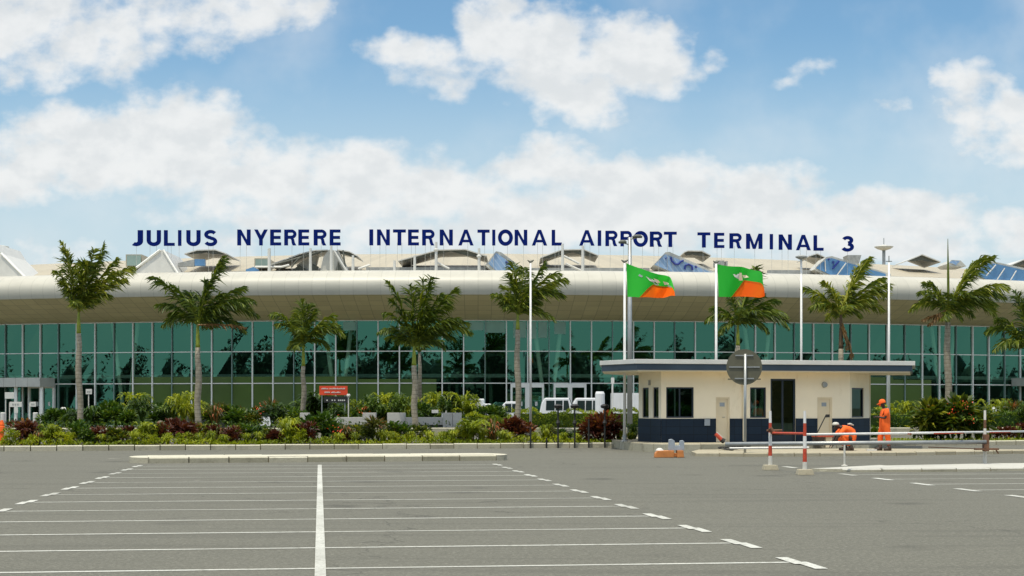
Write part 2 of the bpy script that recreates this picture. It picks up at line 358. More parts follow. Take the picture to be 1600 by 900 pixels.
# tiles on the booth
m, t, b = bsdf('navy_tile', .6, 0, .25)
tcn = t.nodes.new('ShaderNodeTexCoord'); sp = t.nodes.new('ShaderNodeSeparateXYZ'); t.links.new(tcn.outputs['Object'], sp.inputs[0])
cbn = t.nodes.new('ShaderNodeCombineXYZ'); t.links.new(mth(t, 'ADD', sp.outputs[0], mth(t, 'MULTIPLY', sp.outputs[1], .5)), cbn.inputs[0]); t.links.new(sp.outputs[2], cbn.inputs[1])
br = t.nodes.new('ShaderNodeTexBrick'); t.links.new(cbn.outputs[0], br.inputs['Vector'])
br.inputs['Scale'].default_value = 1; br.inputs['Brick Width'].default_value = .6; br.inputs['Row Height'].default_value = .3; br.inputs['Mortar Size'].default_value = .008
br.offset = 0; br.inputs['Color1'].default_value = (.006, .016, .032, 1); br.inputs['Color2'].default_value = (.009, .023, .044, 1); br.inputs['Mortar'].default_value = (.003, .007, .011, 1)
t.links.new(br.outputs[0], b.inputs['Base Color']); M['tile'] = m
# palm trunk with rings
m, t, b = bsdf('palm_trunk', .9, 0, .2)
tcn = t.nodes.new('ShaderNodeTexCoord'); sp = t.nodes.new('ShaderNodeSeparateXYZ'); t.links.new(tcn.outputs['Object'], sp.inputs[0])
rg = mth(t, 'FRACT', mth(t, 'MULTIPLY', sp.outputs[2], 4.6)); n = noise(t, 5, 6, .7)
c = ramp(t, n, [(.3, (.2, .17, .12)), (.7, (.4, .36, .28))]); c = mix(t, mth(t, 'MULTIPLY', mth(t, 'LESS_THAN', rg, .2), .55), c, (.12, .1, .07))
t.links.new(c, b.inputs['Base Color']); bump(t, b, rg, .4, .03); M['trunk'] = m
M['shaft'] = paint('palm_crownshaft', (.22, .26, .015), .5, .25, 6)
M['shaftbrown'] = paint('dry_crownshaft', (.11, .07, .035), .8, .3, 8)
M['palm'] = foliage('palm_leaf', [(0, (.016, .036, .005)), (.35, (.055, .095, .01)), (.68, (.18, .22, .018)), (1, (.50, .46, .07))], .3)
M['palmdead'] = foliage('dry_palm_leaf', [(0, (.09, .05, .02)), (1, (.28, .16, .05))], .2)
M['croton'] = foliage('croton_leaf', [(0, (.035, .01, .008)), (.5, (.10, .025, .014)), (.8, (.16, .06, .02)), (.93, (.3, .14, .03)), (1, (.45, .05, .015))], .25)
M['green'] = foliage('green_leaf', [(0, (.012, .035, .006)), (.5, (.045, .10, .01)), (1, (.19, .26, .018))], .3)
M['lime'] = foliage('lime_leaf', [(0, (.06, .10, .006)), (.45, (.20, .26, .012)), (1, (.52, .53, .03))], .4)
M['mixed'] = foliage('variegated_leaf', [(0, (.02, .045, .006)), (.6, (.07, .1, .01)), (.85, (.3, .3, .02)), (1, (.4, .1, .02))], .3)
M['spiky'] = foliage('red_tipped_leaf', [(0, (.03, .05, .01)), (.6, (.09, .10, .02)), (.85, (.24, .09, .03)), (1, (.42, .12, .04))], .3)
M['wood'] = foliage('wood_leaf', [(0, (.006, .012, .004)), (1, (.03, .05, .012))], .05)
M['flower'] = foliage('flower_petal', [(0, (.65, .05, .015)), (.6, (.8, .12, .03)), (1, (.85, .75, .5))], .3)

# ------------------------------------------------------------------ ground, road markings
mb = MB(); mb.face([(-1500, -600, 0), (1500, -600, 0), (1500, 2500, 0), (-1500, 2500, 0)])
tag(mb.build('ground', M['asphalt']), kind='structure')
ang = math.atan2(301, F); eu = Vector((-math.sin(ang), math.cos(ang), 0)); ev = Vector((math.cos(ang), math.sin(ang), 0))
C0 = GP(500.5, 889.5)
def pk(u, v, z=.004): q = C0 + eu * u + ev * v; return Vector((q.x, q.y, z))
mb = MB()
def strip(a, b, w, z=.004, seg=10):
    a = Vector(a); b = Vector(b); d = (b - a).normalized(); n = Vector((-d.y, d.x, 0))
    for i in range(seg):
        p = a.lerp(b, i / seg); q = a.lerp(b, (i + 1) / seg)
        p.z = q.z = z; mb.face([p - n * w / 2, q - n * w / 2, q + n * w / 2, p + n * w / 2])
STEP = 2.43
for k in range(-3, 13):
    u = k * STEP
    strip(pk(u, -5.0), pk(u + .12, 5.12), .105, .004)
    L = .5 if k < 0 else .62
    for sg in (-1, 1):
        strip(pk(u - L, sg * 5.06 + sg * .03), pk(u + .12, sg * 5.06 + sg * .03), .14, .008, 2)
        strip(pk(u - .12, sg * 5.06 - sg * .03), pk(u + L, sg * 5.06 - sg * .03), .14, .0095, 2)
strip(pk(-8, 0), pk(12.15 * STEP, 0), .112, .012, 20)
q0 = GP(1512, 766) - C0; v1 = q0.dot(ev); u1 = q0.dot(eu)
for k in range(-5, 6):
    u = u1 + k * STEP
    if k <= 3: strip(pk(u, v1), pk(u + .1, v1 + 9), .1, .004)
    strip(pk(u - .55, v1), pk(u + .55, v1), .18, .008, 1)
strip(pk(-6, v1 + 9.1), pk(u1 + 3 * STEP, v1 + 9.1), .12, .012)
tag(mb.build('road_markings', M['roadpaint']), kind='structure')

def kerb_run(mb, a, b, h, w=.28, bl=1.0, top=1, z0=0., gap=.018):
    """a row of kerb stones; body material 0, top material 1"""
    a = Vector((a[0], a[1], 0)); b = Vector((b[0], b[1], 0)); L = (b - a).length; d = (b - a).normalized(); n = Vector((-d.y, d.x, 0))
    k = max(1, round(L / bl)); s = L / k
    for i in range(k):
        p = a + d * (i * s + gap); q = a + d * ((i + 1) * s - gap); r = R.random(); hh = h + R.uniform(-.008, .008); sh = n * R.uniform(-.0055, .0055)
        lo = [p + sh, q + sh, q + n * w + sh, p + n * w + sh]; ins = .035
        c = [Vector((v.x, v.y, z0 - .05)) for v in lo] + [Vector((v.x, v.y, hh - .03)) for v in lo]
        mb.hexa(c, 0, r)
        up = [lo[0] + n * ins, lo[1] + n * ins, lo[2], lo[3]]
        mb.hexa([Vector((v.x, v.y, hh - .03)) for v in lo] + [Vector((v.x, v.y, hh)) for v in up], top, r)
# median island at the head of the stalls
IL, IR = GP(232, 724), GP(776, 719.5)
d = (IR - IL).normalized(); n = Vector((-d.y, d.x, 0)); mb = MB()
kerb_run(mb, IL, IR, .17, .3, 1.15)
kerb_run(mb, IR + n * 2.3, IL + n * 2.3, .17, .3, 1.15)
for e, s in ((IL, -1), (IR, 1)):
    for k in range(6):
        a0 = math.pi * (k / 6) ; a1 = math.pi * ((k + 1) / 6); c = e + n * 1.15
        pa = c + (-n * math.cos(a0) * 1.15 + d * s * math.sin(a0) * .55); pb = c + (-n * math.cos(a1) * 1.15 + d * s * math.sin(a1) * .55)
        mb.prism([(c.x, c.y, .17), (pa.x, pa.y, .165), (pb.x, pb.y, .165)], (0, 0, -.2), 1, 0, r=.8)
a, b_, c_, e_ = IL + n * .3, IR + n * .3, IR + n * 2.0, IL + n * 2.0
mb.face([(a.x, a.y, .172), (b_.x, b_.y, .172), (c_.x, c_.y, .172), (e_.x, e_.y, .172)], 1, .9)
tag(mb.build('median_kerb', [M['kerb'], M['kerb_top']]), kind='structure')
# front bed
def YK(X): return 60.1 + .225 * (X + 19.2)
mb = MB(); kerb_run(mb, (-34, YK(-34)), (4.2, YK(4.2)), .2, .26, .95)
kerb_run(mb, (14.6, YK(14.6) + .6), (36, YK(36) + .6), .2, .26, .95)
tag(mb.build('bed_kerb', [M['kerb'], M['kerb_top']]), kind='structure')
mb = MB()
for x0, x1, o in ((-34, 4.4, 0), (14.6, 36, .6)):
    mb.prism([(x0, YK(x0) + .24 + o, .16), (x1, YK(x1) + .24 + o, .16), (x1, YK(x1) + 6.0, .16), (x0, YK(x0) + 6.0, .16)], (0, 0, -.3))
tag(mb.build('flower_bed', M['soil']), kind='structure')
# back bed: low wall and soil
def YW(X): return 92 + .06 * X
mb = MB(); kerb_run(mb, (-48, YW(-48)), (60, YW(60)), .46, .5, 2.4)
tag(mb.build('back_bed_kerb', [M['kerb'], M['kerb_top']]), kind='structure')
mb = MB(); mb.prism([(-50, YW(-50) + .45, .4), (60, YW(60) + .45, .4), (60, 103, .4), (-50, 103, .4)], (0, 0, -.5))
tag(mb.build('planted_verge', M['soil']), kind='structure')
# lawn strip right of the booth
mb = MB(); mb.prism([(14.7, YK(14.7) + .9, .165), (36, YK(36) + .9, .165), (36, YK(36) + 5.5, .165), (14.7, YK(14.7) + 5.5, .165)], (0, 0, .02))
tag(mb.build('lawn', M['lawn']), kind='structure')
# booth platform
BA = PG(1033, 60.8); sl = rad(13); e1 = Vector((math.cos(sl), math.sin(sl), 0)); e2 = Vector((-math.sin(sl), math.cos(sl), 0))
PZ = .31
pf = [PG(955, 66), PG(975, 62.3), PG(1003, 60.0), PG(1040, 58.0), PG(1358, 60.6), PG(1372, 70), PG(960, 72)]
mb = MB(); mb.prism([(q.x, q.y, PZ) for q in pf], (0, 0, -.4), 1, 1, .5)
ring = pf[:5]
for i in range(len(ring) - 1):
    kerb_run(mb, ring[i] - Vector((0, .04, 0)), ring[i + 1] - Vector((0, .04, 0)), PZ + .012, .2, 1.3)
tag(mb.build('booth_platform', [M['kerb'], M['sand']]), kind='structure')
sp_ = [GP(1086, 713), GP(1200, 713.6), GP(1400, 712), GP(1610, 708.5), GP(1700, 707), PG(1700, 60), PG(1600, 58.2), PG(1345, 59.6), PG(1092, 58.0), PG(1080, 55.5)]
mb = MB(); mb.prism([(q.x, q.y, .12) for q in sp_], (0, 0, -.2), 0, 0)
for i in range(4): kerb_run(mb, sp_[i] - Vector((0, .05, 0)), sp_[i + 1] - Vector((0, .05, 0)), .128, .16, .9, 0)
tag(mb.build('pavement', [M['sand'], M['kerb_top']]), kind='structure')
# barrier island, right
mb = MB()
is_ = [GP(1268, 730.5, .1), GP(1315, 737.5), GP(1440, 737.2), GP(1600, 735.6), GP(1760, 734), PG(1760, 45.6), PG(1560, 45.2), PG(1385, 43.4), PG(1375, 43.8)]
mb.prism([(q.x, q.y, .075) for q in is_], (0, 0, -.2), 1, 0, .7)
for i in range(1, 4): kerb_run(mb, is_[i] - Vector((0, .04, 0)), is_[i + 1] - Vector((0, .04, 0)), .084, .25, 1.1)
tag(mb.build('barrier_island', [M['kerb'], M['whitekerb']]), kind='structure')

# ------------------------------------------------------------------ the terminal
def FY(X): return 130 + (X + 5.2) ** 2 / 220
def XF(px, t=0.):
    X = (px - 800) / F * 130
    for _ in range(30): X = (px - 800) / F * (FY(X) + t)
    return X
def PF(px, py, t=0.): return P(px, py, FY(XF(px, t)) + t)
ZB, Z1, Z2, Z3 = .1, 3.60, 6.2, 8.7
xs = [XF(691)]
while xs[-1] < 66: xs.append(xs[-1] + 1.737 / math.sqrt(1 + ((xs[-1] + 5.2) / 110) ** 2))
while xs[0] > -66: xs.insert(0, xs[0] - 1.737 / math.sqrt(1 + ((xs[0] + 5.2) / 110) ** 2))
T = thing('airport_terminal', 'long curved airport terminal with green glass front and white rounded eaves', 'terminal', (0, 130, 0))
def nrm(X): d = Vector((1, (X + 5.2) / 110, 0)).normalized(); return Vector((-d.y, d.x, 0))     # points into the building
def FP(X, t, z): n = nrm(X); return Vector((X, FY(X), z)) + n * t
mbm = MB()
for i in range(len(xs) - 1):
    xa, xb = xs[i], xs[i + 1]; mb = MB()
    for za, zb in ((ZB, Z1), (Z1, Z2), (Z2, Z3)):
        j = [R.uniform(-.012, .012) for _ in range(4)]
        mb.face([FP(xa, j[0], za), FP(xb, j[1], za), FP(xb, j[2], zb), FP(xa, j[3], zb)])
    mb.build('glass_panel', M['glass'], T)
    k = i % 3
    for z in (ZB, Z1, Z2, Z3):
        w = .036
        mbm.hexa([FP(xa, -.09, z - w), FP(xb, -.09, z - w), FP(xb, .05, z - w), FP(xa, .05, z - w), FP(xa, -.09, z + w), FP(xb, -.09, z + w), FP(xb, .05, z + w), FP(xa, .05, z + w)], 0)
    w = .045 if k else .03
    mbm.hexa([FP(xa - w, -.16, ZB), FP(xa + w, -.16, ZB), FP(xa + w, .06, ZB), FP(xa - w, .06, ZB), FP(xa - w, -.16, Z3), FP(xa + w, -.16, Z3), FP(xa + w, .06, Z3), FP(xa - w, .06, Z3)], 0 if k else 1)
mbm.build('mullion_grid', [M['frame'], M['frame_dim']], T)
def sweep(prof, name, mat, step=2.1, x0=-68, x1=68, smooth=True, thick=0):
    mb = MB(); X = x0; arc = 0; vl = [0]
    for (t0, z0), (t1, z1) in zip(prof, prof[1:]): vl.append(vl[-1] + math.hypot(t1 - t0, z1 - z0))
    pts = []; arcs = []
    while X < x1:
        pts.append([FP(X, t, z) for t, z in prof]); arcs.append(arc)
        arc += step * math.sqrt(1 + ((X + 5.2) / 110) ** 2); X += step
    n = len(prof); mb.v = [p for r_ in pts for p in r_]
    for i in range(len(pts) - 1):
        for j in range(n - 1):
            mb.f.append((i * n + j, i * n + j + 1, (i + 1) * n + j + 1, (i + 1) * n + j)); mb.m.append(0); mb.r.append(.5)
            mb.uv.append([(arcs[i], vl[j]), (arcs[i], vl[j + 1]), (arcs[i + 1], vl[j + 1]), (arcs[i + 1], vl[j])])
    return mb.build(name, mat, T, smooth=smooth)
sweep([(.3, 8.74), (-.3, 8.76), (-1.2, 8.98), (-2.2, 9.32), (-3.2, 9.72), (-4.0, 10.02), (-4.93, 10.45)], 'soffit', M['soffit'])
sweep([(-4.93, 10.45), (-5.0, 10.64), (-5.06, 10.87), (-5.09, 11.15), (-5.05, 11.45), (-4.86, 11.75), (-4.56, 12.03), (-4.15, 12.26), (-3.6, 12.43), (-2.9, 12.53), (-1.8, 12.56), (.5, 12.5), (3, 12.45)], 'rounded_eaves', M['band'])
sweep([(3, 12.45), (3.02, 13.1), (10, 14.3), (20, 15.9), (30, 17.0), (36, 17.35), (37, 17.3), (37.1, 0)], 'roof', M['roof'], smooth=False)
sweep([(2.2, 12.5), (2.2, 12.95), (2.6, 12.95), (2.6, 12.5)], 'roof_gutter', M['louvre'], smooth=False)
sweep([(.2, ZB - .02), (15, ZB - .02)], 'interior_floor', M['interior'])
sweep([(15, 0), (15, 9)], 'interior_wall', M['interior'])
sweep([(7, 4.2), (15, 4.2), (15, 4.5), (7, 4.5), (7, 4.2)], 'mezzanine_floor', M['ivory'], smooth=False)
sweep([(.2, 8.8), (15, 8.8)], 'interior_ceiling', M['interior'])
for px in (-140, 190, 525, 855, 1185, 1478, 1770):
    X = XF(px); mb = MB(); mb.tube([FP(X + .05, .5, .1), FP(X - 1.05, .5, 8.7)], .17, 8)
    mb.build('slanted_column', M['ivory'], T, smooth=True)
    mb = MB(); mb.tube([FP(X + .25, .5, .1), FP(X + 1.2, .5, 8.7)], .17, 8); mb.build('slanted_column', M['ivory'], T, smooth=True)
M['film'] = paint('green_film', (.075, .125, .028), .12, .18, .25)  # green painted in for a lawn mirrored in the lower panes
M['palefilm'] = paint('pale_film', (.20, .36, .27), .15, .2, .4)  # pale colour laid over some upper panes
def pane_tint(pa, pb, z0, z1, mat, nm):  # coloured faces laid just in front of the glass
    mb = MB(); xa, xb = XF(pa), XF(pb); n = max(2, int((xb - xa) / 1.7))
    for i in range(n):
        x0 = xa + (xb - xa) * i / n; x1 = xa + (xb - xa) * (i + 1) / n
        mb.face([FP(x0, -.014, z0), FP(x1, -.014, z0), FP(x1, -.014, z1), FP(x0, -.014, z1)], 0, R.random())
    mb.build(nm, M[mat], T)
pane_tint(205, 560, .1, 4.15, 'film', 'green_film'); pane_tint(560, 682, .1, 3.95, 'film', 'green_film'); pane_tint(1355, 1395, .1, 4.2, 'film', 'green_film'); pane_tint(1395, 1455, .1, 4.0, 'film', 'green_film')
for pa, pb, z0 in ((726, 756, 7.9), (758, 789, 7.7), (802, 822, 7.3), (826, 838, 7.2), (841, 855, 7.3), (866, 884, 7.6), (536, 556, 7.9)): pane_tint(pa, pb, z0, 8.6, 'palefilm', 'pale_film')
# doors
for pa, pb in ((799, 848), (866, 914), (48, 86)):
    xa, xb = XF(pa), XF(pb); w = .16; pd = T; mb = MB()
    zt = 3.55
    def vb(x, za, zb, w=w): mb.hexa([FP(x - w / 2, -.3, za), FP(x + w / 2, -.3, za), FP(x + w / 2, -.05, za), FP(x - w / 2, -.05, za), FP(x - w / 2, -.3, zb), FP(x + w / 2, -.3, zb), FP(x + w / 2, -.05, zb), FP(x - w / 2, -.05, zb)])
    vb(xa, .1, zt); vb(xb, .1, zt); vb((xa + xb) / 2, .1, zt, .34)
    mb.hexa([FP(xa - .08, -.31, zt - .3), FP(xb + .08, -.31, zt - .3), FP(xb + .08, -.06, zt - .3), FP(xa - .08, -.06, zt - .3), FP(xa - .08, -.31, zt), FP(xb + .08, -.31, zt), FP(xb + .08, -.06, zt), FP(xa - .08, -.06, zt)])
    dr = mb.build('entrance_door', M['frame'], T)
    mb = MB()
    for x0, x1 in ((xa + .1, (xa + xb) / 2 - .2), ((xa + xb) / 2 + .2, xb - .1)):
        mb = MB(); mb.face([FP(x0, -.12, .1), FP(x1, -.12, .1), FP(x1, -.12, zt - .3), FP(x0, -.12, zt - .3)]); mb.build('door_glass', M['glass'], dr)
    mb = MB(); xm = xa + (xb - xa) * .3
    for xm in (xa + (xb - xa) * .27, xa + (xb - xa) * .75):
        mb = MB()
        mb.hexa([FP(xm, -.14, 1.75), FP(xm + .2, -.14, 1.75), FP(xm + .2, -.125, 1.75), FP(xm, -.125, 1.75), FP(xm, -.14, 2.1), FP(xm + .2, -.14, 2.1), FP(xm + .2, -.125, 2.1), FP(xm, -.125, 2.1)])
        mb.build('door_notice', M['white'], dr)
# entrance canopies
for pa, pb, z0, z1, posts in ((-90, 88, 3.35, 4.1, (14, 46, 85)), (1578, 1720, 3.5, 4.2, (1600,))):
    mb = MB(); xa, xb = XF(pa), XF(pb); n = 10
    for i in range(n):
        x0 = xa + (xb - xa) * i / n; x1 = xa + (xb - xa) * (i + 1) / n - .02
        mb.hexa([FP(x0, -2.4, z0), FP(x1, -2.4, z0), FP(x1, -.2, z0), FP(x0, -.2, z0), FP(x0, -2.4, z1), FP(x1, -2.4, z1), FP(x1, -.2, z1), FP(x0, -.2, z1)], 0, R.random())
    cn = mb.build('entrance_canopy', M['offwhite'], T)
    for px in posts:
        X = XF(px); mb = MB(); mb.box((-.12, -.12, .1), (.12, .12, z0), 0, Matrix.Translation(FP(X, -1.9, 0))); mb.build('canopy_post', M['frame'], cn)
# roof windows, gables, skylights, hoods
def rpoly(pts, t): return [PF(a, b, t) for a, b in pts]
def prismT(mb, pts, t, depth, mi=0, ms=None):
    q = rpoly(pts, t); q = q[::-1]; mb.prism(q, (0, depth, 0), mi, ms)
for pts in ([(198, 399), (220, 399), (220, 415), (198, 415)], [(399, 405), (418, 405), (418, 415.5), (399, 415.5)]):
    mb = MB(); x0, y0 = pts[0]; x1, y1 = pts[2]
    prismT(mb, [(x0 - 1.5, y0 - 1.5), (x1 + 1.5, y0 - 1.5), (x1 + 1.5, y1 + 1.5), (x0 - 1.5, y1 + 1.5)], 2.6, 8)
    f = mb.build('roof_window', M['roof'], T)
    mb = MB(); prismT(mb, pts, 2.45, .1); mb.build('pane', M['carglass'] if 0 else M['frame_dim'], f)
for top in ([(203, 432), (250, 390.5), (255, 390.5), (281, 432)], [(-60, 432), (-8, 380), (2, 396), (42, 436)]):
    mb = MB(); prismT(mb, top, -.8, 7); g_ = mb.build('white_gable', M['white'], T)
    mb = MB()
    for k in range(1, 7):
        a = Vector((top[0][0] + (top[3][0] - top[0][0]) * k / 7, 430)); ap = (252, 392) if top[0][0] > 0 else (-8, 384)
    mb.tube([PF(top[0][0], top[0][1] - 6, -.85), PF(top[1][0], top[1][1], -.85)], .1, 6); mb.tube([PF(top[2][0], top[2][1], -.85), PF(top[3][0], top[3][1], -.85)], .1, 6)
    mb.build('gable_trim', M['frame'], g_)
def skylight(glz, body, bars, pale=False, squig=None):
    mb = MB(); prismT(mb, body, -.2, 3.5); s_ = mb.build('skylight', M['offwhite'], T)
    mb = MB(); q = rpoly(glz, -.32)[::-1]; mb.prism(q, (0, .06, 0), 0)
    if pale: mb.uv = [[(v.x * .8 + v.z * .6, v.z) for v in (mb.v[i] for i in f)] for f in mb.f]
    mb.build('blue_glazing', M['bluepale'] if pale else M['blue'], s_)
    mb = MB()
    for (a, b_) in bars: mb.tube([PF(a[0], a[1], -.4), PF(b_[0], b_[1], -.4)], .05, 5)
    if bars: mb.build('glazing_bar', M['white'], s_)
    if squig:
        mb = MB()
        for l in squig: mb.tube([PF(x, y, -.4) for x, y in l], .09, 5)
        mb.build('blue_scroll', M['bluedark'], s_)
skylight([(763, 412), (775, 395), (812, 420), (806, 432), (785, 432)], [(758, 414), (775, 392.5), (783, 394), (835, 432), (778, 432)], [], True, [[(790, 409), (793, 411)]])
skylight([(1023, 413.5), (1039.5, 397), (1118, 428), (1118, 434), (1070, 434)], [(1021, 414), (1040, 394), (1046, 393.5), (1125, 428), (1125, 436), (1065, 436)],
         [], True, [[(1048, 402), (1050, 408), (1055, 413), (1060, 413), (1064, 409), (1068, 407)], [(1070, 421), (1071, 415), (1076, 413), (1081, 416), (1082, 422)], [(1040, 403), (1041, 404)], [(1086, 416), (1089, 418)]])
skylight([(1275, 419), (1292, 404), (1300, 403.5), (1384, 428), (1384, 436), (1312, 436)], [(1272, 421), (1291, 401.5), (1300, 400), (1392, 428), (1392, 440), (1310, 440)],
         [((1289, 407), (1290, 424)), ((1322, 411), (1308, 430)), ((1345, 418), (1338, 432))], False, [[(1294, 405), (1296, 405)], [(1302, 408), (1302, 412)], [(1311, 408), (1301, 420)]])
skylight([(1522, 427), (1545, 411), (1560, 413), (1640, 431), (1660, 446), (1560, 446)], [(1518, 428), (1544, 408), (1560, 410), (1670, 434), (1670, 450), (1550, 450)],
         [((1556, 414), (1541, 431)), ((1570, 419), (1558, 437)), ((1588, 423), (1579, 438))])
skylight([(1483, 410), (1488, 407), (1500, 408), (1494, 414)], [(1481, 412), (1487, 406), (1501, 407), (1510, 416), (1486, 416)], [], True)
def hood(top, bot, t=4, depth=7):
    mb = MB(); th = 1.6
    for a, b_ in zip(top, top[1:]):
        q = [PF(a[0], a[1] - th, t), PF(b_[0], b_[1] - th, t), PF(b_[0], b_[1], t), PF(a[0], a[1], t)]
        mb.prism(q[::-1], (0, depth, 0), 0)
    h = mb.build('roof_hood', M['white'], T)
    mb = MB(); q = [PF(a, b_ + .01, t + .25) for a, b_ in list(top) + list(bot)[::-1]]; mb.prism(q[::-1], (0, .2, 0)); mb.build('hood_shadow_louvre', M['darkgrey'], h)  # dark sheet coloured to stand for the shade inside the hood
    return h
hood([(288, 397.5), (308, 391.5), (336, 391), (353, 397)], [(300, 396.5), (313, 396), (322, 394), (331, 396.5), (345, 397)], 2)
hood([(421, 415), (470, 397), (492, 392), (512, 391.5)], [(424, 417), (452, 409), (474, 403), (490, 398.5), (505, 393.5)], 0, 5)
hood([(527, 391), (546, 394), (559, 401)], [(528, 396), (540, 398), (552, 402)], 1, 5)
hood([(622, 408.5), (684, 391.5), (727, 390.5), (761, 401)], [(632, 408.5), (672, 399), (683, 397), (705, 392.5), (728, 399), (748, 401.5)], 1, 6)
hood([(844, 403.5), (878, 391), (912, 390.5), (935, 400)], [(858, 403), (880, 397.5), (895, 394), (912, 399), (925, 400)], 2, 6)
hood([(1069, 395), (1075, 392.5), (1097, 393), (1111, 400)], [(1072, 399), (1082, 397.5), (1090, 399), (1100, 400)], 6, 6)
hood([(1264, 401), (1277, 397), (1292, 404)], [(1270, 402), (1280, 403), (1285, 404)], 4, 6)
hood([(1418, 408), (1441, 398.5), (1470, 410)], [(1428, 408), (1440, 406), (1450, 408.5), (1460, 409.5)], 9, 6)
hood([(1580, 415), (1601, 406), (1625, 417)], [(1590, 415), (1600, 412), (1612, 416)], 9, 6)
mb = MB(); prismT(mb, [(1324, 398.5), (1346, 398.5), (1342, 412), (1328, 412)], 8, 2); mb.build('roof_vent', M['louvre'], T)
mb = MB(); prismT(mb, [(1119, 407), (1132, 407), (1132, 415), (1119, 415)], 2.3, 2); prismT(mb, [(1134, 408), (1137, 408), (1137, 415), (1134, 415)], 2.3, 2); mb.build('roof_hatch', M['louvre'], T)
# jumble of white sheets and dark struts under the hood right of NYERERE
mb = MB()
prismT(mb, [(500, 426), (505, 402), (514, 390), (528, 392), (544, 426)], 0, 2.5); prismT(mb, [(463, 414), (478, 405), (497, 398), (490, 426), (470, 426)], 1.5, 1)
g_ = mb.build('white_roof_screen', M['offwhite'], T)
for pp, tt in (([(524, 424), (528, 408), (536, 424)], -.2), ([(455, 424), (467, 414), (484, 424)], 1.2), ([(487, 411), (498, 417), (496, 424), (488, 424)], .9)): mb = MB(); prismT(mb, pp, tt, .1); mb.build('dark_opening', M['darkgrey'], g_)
mb = MB()
for l in ([(420, 416), (500, 393)], [(455, 418), (466, 404), (480, 396)], [(437, 424), (437, 413)], [(540, 424), (536, 391)]): mb = MB(); mb.tube([PF(x, y, -.3) for x, y in l], .07, 6); mb.build('roof_strut', M['darkgrey'], g_)
mb = MB()
for l in () if 0 else ([(522, 392), (543, 426)], [(399, 417), (440, 417), (452, 414)], [(420, 389), (420, 424)], [(1150, 420), (1180, 424)], [(560, 420), (578, 414)], [(680, 409), (702, 420)], [(884, 412), (908, 423)], [(881, 400), (905, 412)]): mb = MB(); mb.tube([PF(x, y, -.5) for x, y in l], .1, 6); mb.build('roof_brace', M['white'], T)
for pp, tt, mt, nm in (([(384, 421), (396, 417), (404, 421), (404, 426), (384, 426)], -.5, 'blue', 'blue_tarpaulin'), ([(304, 405), (320, 405), (320, 415), (304, 415)], 1, 'blue', 'blue_tarpaulin'),
        ([(278, 411), (303.5, 405), (303.5, 416), (278, 416)], 1.5, 'louvre', 'louvre_screen'), ([(572, 417.5), (760, 417.5), (760, 424), (572, 424)], 1.6, 'louvre', 'clerestory'), ([(830, 418.5), (1015, 418.5), (1015, 424), (830, 424)], 1.6, 'louvre', 'clerestory'), ([(1200, 422), (1275, 422), (1275, 429), (1200, 429)], 1.6, 'louvre', 'clerestory')):
    mb = MB(); prismT(mb, pp, tt, .5); mb.build(nm, M[mt], T)
# radar mushroom behind the roof
for px, sc_ in ((1381, 1.), (-1, 1.)):
    t_ = thing('beacon_tower', 'mushroom topped beacon tower with thin mast behind the roof, right of the numeral' if px > 0 else 'mushroom topped tower cut by the left edge of the photo', 'tower', (PF(px, 400, 30).x, PF(px, 400, 30).y, 0))
    D = PF(px, 400, 30).y
    zt = P(px, 386, D).z; b0 = (PF(px, 400, 30).x, D, 0)
    mb = MB(); mb.lathe(b0, [(.19, 12), (.17, zt - .2)], 10); mb.build('shaft', M['louvre'], t_, smooth=True)
    mb = MB(); mb.lathe(b0, [(.25, zt - .35), (.7, zt - .2), (1.0, zt), (.98, zt + .06), (.5, zt + .16), (.15, zt + .22)], 20); mb.build('disc', M['offwhite'], t_, smooth=True)
    mb = MB(); mb.lathe(b0, [(.05, zt + .3), (.04, zt + .95)], 6); mb.build('mast', M['grey'], t_)

